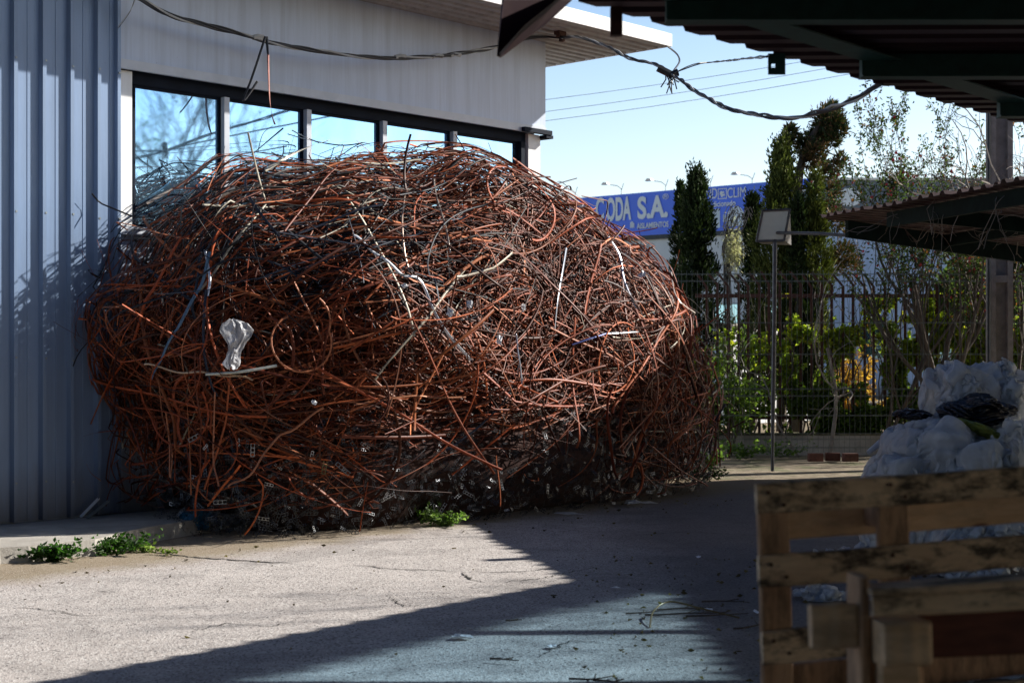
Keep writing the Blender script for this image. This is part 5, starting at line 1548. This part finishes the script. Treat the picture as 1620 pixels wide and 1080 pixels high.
def drape(cx, cy, cz, sx, sy, label, mat, seed, n=64, comp=.62, rz=0, steps=110, drop=.25, amp=.26, crease=1.0, group='plastic waste heap', cat='plastic sheet', name='plastic_sheet'):
    """a crumpled film sheet let fall over the heap (position based cloth)"""
    rg = np.random.default_rng(seed)
    g = np.linspace(-.5, .5, n); X, Y_ = np.meshgrid(g, g, indexing='ij')
    nzv = np.array([[noise.noise(Vector((x*5, y*5, seed*3.3)))+.5*noise.noise(Vector((x*13, y*13, seed*1.3))) for y in g] for x in g])
    nx2 = np.array([[noise.noise(Vector((x*4, y*4, seed*5.1+9))) for y in g] for x in g])
    x_ = X*sx*comp+.16*sx*nx2; y_ = Y_*sy*comp+.12*sy*np.roll(nx2, 17, 0)
    c_, s_ = math.cos(rz), math.sin(rz)
    p = np.stack([cx+c_*x_-s_*y_, cy+s_*x_+c_*y_, cz+drop+amp*nzv+0*X], -1)
    v = np.zeros_like(p); hx, hy = sx/(n-1), sy/(n-1); dg = math.hypot(hx, hy); dt = .022
    sets = []
    for st in (0, 1):
        sets.append((np.s_[st:n-1:2, :], np.s_[st+1:n:2, :], hx)); sets.append((np.s_[:, st:n-1:2], np.s_[:, st+1:n:2], hy))
        sets.append((np.s_[st:n-1:2, :-1], np.s_[st+1:n:2, 1:], dg)); sets.append((np.s_[st:n-1:2, 1:], np.s_[st+1:n:2, :-1], dg))
    bends = [(np.s_[:-4, :], np.s_[4:, :], 4*hx*.55), (np.s_[:, :-4], np.s_[:, 4:], 4*hy*.55)]
    for it in range(steps):
        v[..., 2] -= 9.8*dt; v *= .965
        q = p+v*dt
        for k in range(7):
            for a, b, L_ in sets:
                d = q[b]-q[a]; l_ = np.linalg.norm(d, axis=-1, keepdims=True)+1e-9
                cor = d*(.5*(1-L_/l_)*.9); q[a] += cor; q[b] -= cor
            if k == 3:
                for a, b, L_ in bends:
                    d = q[b]-q[a]; l_ = np.linalg.norm(d, axis=-1, keepdims=True)+1e-9
                    cor = d*(.5*np.minimum(0, 1-L_/l_)*.5); dd = np.zeros_like(q); dd[a] += cor; dd[b] -= cor; q += dd*.5
            for ce, re in ELL:
                r_ = (q-ce)/re; l_ = np.linalg.norm(r_, axis=-1, keepdims=True); m = (l_ < 1.0)[..., 0]
                if m.any(): q[m] = ce+(r_[m]/(l_[m]+1e-9))*re
            q[..., 2] = np.maximum(q[..., 2], .012)
        touch = q[..., 2] < .02
        for ce, re in ELL: touch |= (np.linalg.norm((q-ce)/re, axis=-1) < 1.03)
        q[touch] = p[touch]+.12*(q[touch]-p[touch])
        for ce, re in ELL:
            r_ = (q-ce)/re; l_ = np.linalg.norm(r_, axis=-1, keepdims=True); m = (l_ < 1.0)[..., 0]
            if m.any(): q[m] = ce+(r_[m]/(l_[m]+1e-9))*re
        v = (q-p)/dt; p = q
        v[touch] *= .2
    # creases: sharp pleats pushed along the film's own normals
    tx = np.gradient(p, axis=0); ty = np.gradient(p, axis=1); nn_ = norm(np.cross(tx, ty))
    for i in range(n):
        for j in range(n):
            a_, b_ = i/n*sx, j/n*sy; w1 = noise.noise(Vector((a_*2.1, b_*2.1, seed*7.7))); w2 = noise.noise(Vector((a_*3.7, b_*3.7, seed*2.9)))
            c1 = a_*2.2+b_*.9+2.4*w1+seed; c2 = b_*5.2-a_*1.7+3.0*w2+2*w1; c3 = a_*10+b_*5+4*w2
            r1 = abs((c1 % 1)*2-1)**1.5; r2 = abs((c2 % 1)*2-1)**1.7; r3 = abs((c3 % 1)*2-1)
            p[i, j] += nn_[i, j]*(crease*(.085*(r1-.4)+.045*(r2-.35)*(.4+abs(w1)*2)+.014*(r3-.5)+.10*w1))
    p[..., 2] = np.maximum(p[..., 2], .012)
    vs = p.reshape(-1, 3); i_, j_ = np.meshgrid(np.arange(n-1), np.arange(n-1), indexing='ij'); a = (i_*n+j_).ravel()
    og = vs.mean(0)
    o = link(name, np_mesh(name, vs-og, np.stack([a, a+n, a+n+1, a+1], 1), None, mat, True), None); o.location = tuple(og)
    ss = o.modifiers.new('s', 'SUBSURF'); ss.levels = 1; ss.render_levels = 1
    return tag(o, label, cat, group)
bagat(1545, 650, 11.75, 118, 56, .30, M_BLACKP, 'large black plastic bag stuffed under the top milky sheet', 4, cat='plastic bag', name='plastic_bag', amp=.8)
bagat(1447, 656, 12.1, 60, 22, .22, M_BLACKP, 'small black plastic bundle sticking out to the left of the black bag', 5, cat='plastic bag', name='plastic_bag')
bagat(1560, 684, 11.45, 110, 22, .16, M_YELLOWP, 'yellow green woven sack lying diagonally under the black bag', 7, cat='sack', name='sack', tilt=.42, amp=.5)
def dp(px, py, Y, sx, sy, lab, mat, seed, **kw):
    c_ = P(px, py, Y); return drape(c_.x, c_.y, c_.z, sx, sy, lab, mat, seed, **kw)
dp(1540, 560, 12.35, 1.9, 1.7, 'large milky plastic sheet crumpled on the very top of the plastic heap', M_FILM2, 1, comp=.4, n=84)
dp(1490, 570, 12.2, .9, 1.2, 'grey plastic flap hanging down the left of the top sheet', M_FILM, 2, comp=.42, drop=.1)
dp(1612, 590, 12.2, 1.4, 1.4, 'grey plastic sheet at the right edge level with the top of the heap', M_FILM, 3, comp=.42)
dp(1602, 590, 11.85, .34, .95, 'bright white plastic streamer hanging at the right edge over the black bag', M_FILM2, 6, comp=.5, n=44, drop=.05)
dp(1450, 665, 11.5, 2.4, 2.1, 'wide clear plastic sheet draped over the left of the heap above the pallet', M_FILM, 8, comp=.45, rz=.5, n=84)
dp(1405, 705, 11.4, 1.3, 1.2, 'pointed tail of clear plastic at the left tip of the heap', M_FILM2, 9, comp=.45, drop=.05)
dp(1500, 668, 11.3, 1.0, 1.0, 'puffed clear plastic bag in the middle of the heap', M_FILM, 10, comp=.4, drop=.1, cat='plastic bag', name='plastic_bag')
dp(1560, 700, 11.1, 1.0, 1.0, 'small round puffed plastic bag just above the pallet top board', M_FILM2, 11, comp=.4, drop=.05, cat='plastic bag', name='plastic_bag')
dp(1622, 665, 11.3, 1.4, 2.0, 'tall grey plastic fold at the right edge above the pallets', M_FILM, 12, comp=.45)
dp(1490, 760, 11.1, 1.5, 1.3, 'bulky clear plastic sheet seen through the upper gap of the rear pallet', M_FILM, 13, comp=.62)
dp(1590, 790, 10.9, 1.1, 1.1, 'white plastic bundle at the right seen through the upper gap of the rear pallet', M_FILM2, 14, comp=.55)
dp(1540, 850, 10.6, 1.1, 1.1, 'white plastic bundle seen through the middle gap of the rear pallet', M_FILM2, 15, comp=.55)
dp(1430, 820, 11.0, .9, .9, 'low plastic sheet on the ground seen past the middle post of the rear pallet', M_FILM, 16, comp=.6)
_E = ELL; ELL = []
drape(G(1322, 948).x, G(1322, 948).y, .02, .75, .42, 'flat strip of clear plastic on the asphalt seen through the rear pallet', M_FILM2, 18, comp=.62, drop=.03, n=44, steps=60, group=None)
ELL = _E
ELL = []
drape(G(1580, 1066).x, G(1580, 1066).y, .1, 1.3, .9, 'crumpled plastic low on the ground under the nearer pallet', M_FILM, 19, comp=.55, drop=.1, n=54, steps=60, group=None)
ELL = _E
# litter rolled plank of film at the left tip
mb = MB(); a_, b_ = P(1374, 715, 11.9), P(1412, 690, 12.1); mb.tube([a_, a_.lerp(b_, .5)+Vector((0, 0, .01)), b_], [.02, .03, .03], 8)
tag(mb.build('plastic_roll', M_FILM2, smooth=True), 'thin rolled strip of pale plastic poking left out of the heap', 'plastic roll')

# cloth like sheets (bags caught in the heap)
def sheet(name, rows, mat, label, cat, seed, folds=.02, lift=1.12, nn=30):
    """rows: list of (left_px, right_px, y_px) from top to bottom"""
    M = len(rows)*7; vs = []
    for i in range(M+1):
        f = i/M*(len(rows)-1); k = min(int(f), len(rows)-2); g = f-k; g = g*g*(3-2*g) if False else g
        l_ = rows[k][0]*(1-g)+rows[k+1][0]*g; r_ = rows[k][1]*(1-g)+rows[k+1][1]*g; y_ = rows[k][2]*(1-g)+rows[k+1][2]*g
        for j in range(nn+1):
            u = j/nn; x_ = l_+(r_-l_)*u
            p = hit(x_, y_, lift) if j in (0,) and i == 0 else None
            base = sheet_c+Vector(((x_-sheet_px)/F*sheet_c.y, 0, -(y_-sheet_py)/F*sheet_c.y))
            wu = u+.35*noise.noise(Vector((u*2.2, i*.06, seed)))+.004*i
            dz = folds*(2.0*abs((wu*3.1 % 1)*2-1)+1.0*abs(((wu*7.3+i*.03) % 1)*2-1)+1.4*noise.noise(Vector((u*4, i*.12, seed)))+.7*abs(noise.noise(Vector((u*9, i*.35, seed+4)))))
            x_off = .015*noise.noise(Vector((i*.08, u*2, seed+9)))
            belly = -.07*math.sin(u*math.pi)
            vs.append(base+Vector((x_off, dz+belly, .02*noise.noise(Vector((u*6, i*.1, seed+2))))))
    fs = []
    for i in range(M):
        for j in range(nn):
            a = i*(nn+1)+j; fs.append((a, a+nn+1, a+nn+2, a+1))
    vs = np.array([tuple(v) for v in vs]); og = vs.mean(0)
    o = link(name, np_mesh(name, vs-og, fs, None, mat, True), None); o.location = tuple(og)
    md = o.modifiers.new('t', 'SOLIDIFY'); md.thickness = .002
    return tag(o, label, cat)
sheet_px, sheet_py = 370, 545; sheet_c = hit(370, 545, 1.10)
sheet('plastic_bag', [(362, 372, 505), (352, 392, 512), (346, 402, 524), (352, 396, 533), (360, 386, 545), (360, 382, 556), (354, 381, 568), (350, 379, 578), (360, 375, 583)], M_BAGW, 'torn white plastic bag snagged on the left of the strap heap', 'plastic bag', 3, .012)
def bit(px, py, w_, h_, label, seed, mat=M_LITTER, onheap=True, cat='litter', name='plastic_scrap'):
    """a small torn, creased flake of film"""
    rq = random.Random(seed*13); c_ = hit(px, py, 1.06) if onheap else G(px, py)+Vector((0, 0, .012))
    s_ = c_.y/F; W_, H_ = w_*s_/2, (h_*s_/2 if onheap else h_*s_*2.2)
    n = 11; mb = MB(); ring = []; mid = []
    for k in range(n):
        a_ = 2*math.pi*k/n; r_ = rq.uniform(.55, 1.15)
        for (lst, f) in ((ring, 1.0), (mid, .5)):
            x_, y_ = math.cos(a_)*W_*r_*f, math.sin(a_)*H_*r_*f; d_ = rq.uniform(-.35, .35)*min(W_, max(H_, .02))
            lst.append(Vector((x_, d_, y_)) if onheap else Vector((x_, y_, abs(d_)*.7)))
    cc = Vector((0, -.01, 0)) if onheap else Vector((0, 0, .012))
    for k in range(n):
        k2 = (k+1) % n
        mb.poly([mid[k], ring[k], ring[k2]]); mb.poly([mid[k], ring[k2], mid[k2]]); mb.poly([cc, mid[k], mid[k2]])
    o = mb.build(name, mat); o.location = c_
    md = o.modifiers.new('t', 'SOLIDIFY'); md.thickness = .0015
    return tag(o, label, cat)
bit(743, 482, 13, 16, 'white scrap of plastic in the middle of the heap, right of the kinked white strap', 21)
bit(712, 494, 12, 14, 'white scrap of plastic caught just left of the one in the middle of the heap', 22)
bit(790, 537, 11, 16, 'small pale blue white scrap of plastic low in the centre right of the heap', 23)
bit(640, 452, 14, 8, 'small pale scrap beside the bend of the long kinked white strap', 24)
bit(828, 487, 9, 12, 'grey green scrap of plastic near the centre right of the heap', 25, M_FILM)
bit(1016, 434, 14, 12, 'sunlit crumpled white scrap on the right shoulder of the heap', 26)
bit(497, 636, 9, 9, 'small round white scrap low on the left half of the heap', 27)
bit(920, 327, 14, 5, 'flat white scrap on the upper right slope of the heap', 28)
bit(730, 1010, 42, 7, 'white paper scrap on the asphalt at the bottom centre', 29, onheap=False)
bit(872, 1025, 18, 5, 'small white scrap on the asphalt right of the paper scrap', 30, onheap=False)
bit(1105, 883, 10, 4, 'tiny white scrap on the shaded asphalt left of the pallet', 31, onheap=False)
bit(1120, 967, 20, 5, 'pale crumpled scrap on the dirty asphalt left of the pallet', 32, onheap=False)
bit(1196, 970, 8, 9, 'tiny white scrap against the edge of the pallet', 33, onheap=False)
bit(975, 932, 18, 3, 'thin white scrap at the edge of the canopy shadow', 34, onheap=False)
bit(133, 878, 14, 5, 'tiny pale plastic scrap by the kerb step', 35, M_FILM2, onheap=False)
bit(1010, 799, 54, 16, 'crumpled clear plastic at the right foot of the heap', 36, M_FILM, onheap=False)
bit(900, 815, 60, 6, 'flat grey plastic strip at the foot of the heap', 37, M_FILM, onheap=False)
c_ = G(305, 843); crumple('plastic_bag', c_+Vector((0, .05, .10)), (.13, .10, .11), M_BLUEP, 'crumpled blue plastic bag at the foot of the heap near the slab', 'plastic bag', 41, amp=1.1, group=None)
# pale offcuts leaning by the wall
for k, (x0, y0, x1, y1, lab) in enumerate(((128, 818, 150, 797, 'white metal offcut leaning at the foot of the clad wall, left one'), (138, 820, 166, 801, 'grey metal offcut lying beside the white one at the foot of the clad wall'))):
    a_ = G(x0, y0, .125); b_ = a_+Vector(((x1-x0)/F*a_.y, .12, (y0-y1)/F*a_.y+.03)); mb = MB(); d_ = b_-a_
    mb.prism([(-.02, 0), (.02, 0), (.02, .014), (.014, .014), (.014, .004), (-.014, .004), (-.014, .014), (-.02, .014)], a_, Vector((.7, -.7, 0)), Vector((0, -.3, .95)), d_)
    tag(mb.build('metal_offcut', M_WHITEP if k == 0 else M_GALV), lab, 'metal offcut')
# dead twigs, leaves and dirt at the right of the yard
rr = random.Random(31)
def twig(px, py, L_, ang, label, rad=.006, mat=M_BARK):
    g = G(px, py)+Vector((0, 0, .016)); mb = MB(); q = [Vector((0, 0, 0))]
    for i in range(6): ang += rr.gauss(0, .18); q.append(q[-1]+Vector((math.cos(ang), math.sin(ang), rr.uniform(-.05, .08)))*L_/6)
    mb.tube(q, [rad*(1-i*.1) for i in range(7)], 5)
    mb.tube([q[3], q[3]+Vector((math.cos(ang+.7), math.sin(ang+.7), .1))*L_*.3], rad*.6, 4)
    o = mb.build('fallen_twig', mat); o.location = g; tag(o, label, 'twig', 'fallen twigs on the asphalt')
for (x, y, L_, a_, lab) in ((990, 974, .22, .1, 'dark fallen twig in the bluish light left of the dirty patch'), (1020, 976, .5, .15, 'long dark fallen twig at the left of the dirty patch'), (1085, 978, .4, -.1, 'forked dark twig in the middle of the dirty patch'), (1040, 968, .35, .2, 'thin twig lying above the forked one'), (1110, 955, .3, .1, 'thin twig on the dirty patch near the pallet'), (1160, 998, .34, .0, 'short thick twig just left of the pallet edge'), (900, 1078, .25, .1, 'twig at the bottom edge of the picture in the bluish light'), (938, 1080, .2, .1, 'small twig touching the bottom edge of the picture'), (775, 1046, .16, -.3, 'tiny twig below the paper scrap'), (800, 985, .1, 0, 'tiny dark twig above the paper scrap')):
    twig(x, y, L_, a_, lab)
strap_object('steel_strap', smooth_path([G(1028, 995)+Vector((0, 0, .01)), G(1034, 982)+Vector((0, 0, .06)), G(1060, 975)+Vector((0, 0, .09)), G(1110, 978)+Vector((0, 0, .06)), G(1170, 982)+Vector((0, 0, .02))], 6), (.20, .14, .05), .010, 'dull yellow plastic band arching over the dirty patch left of the pallet', cat='plastic band', mat=M_STRAPC, seed=777, twist=.1)
# small stones and leaf litter nobody could count
rg = np.random.default_rng(99)
K = 2600
px_r = rg.uniform(-3.4, 3.6, K); py_r = rg.uniform(7, 18.4, K)
w_ = np.array([1.0 if (x > .4+.2*math.sin(y*3) and y < 11.5) else (.5 if abs((x-A0.x)*N.x+(y-A0.y)*N.y-(2.55)) < .5 else .05) for x, y in zip(px_r, py_r)])
kp = rg.random(K) < w_*.8
px_r, py_r = px_r[kp], py_r[kp]; K = len(px_r)
pts = np.stack([px_r, py_r, np.full(K, .012)], 1)
f_ = rg.random(K)[:, None]
leaf_cloud('ground_litter', pts, rg.normal(0, 1, (K, 3))*np.array([1, 1, .12]), rg.uniform(.012, .05, K), np.array([.05, .04, .03])*(1-f_)+np.array([.16, .12, .08])*f_, M_LEAF, None, .5, 5)
tag(bpy.data.objects['ground_litter'], 'dead leaves and crumbs strewn over the asphalt', 'litter', kind='stuff')
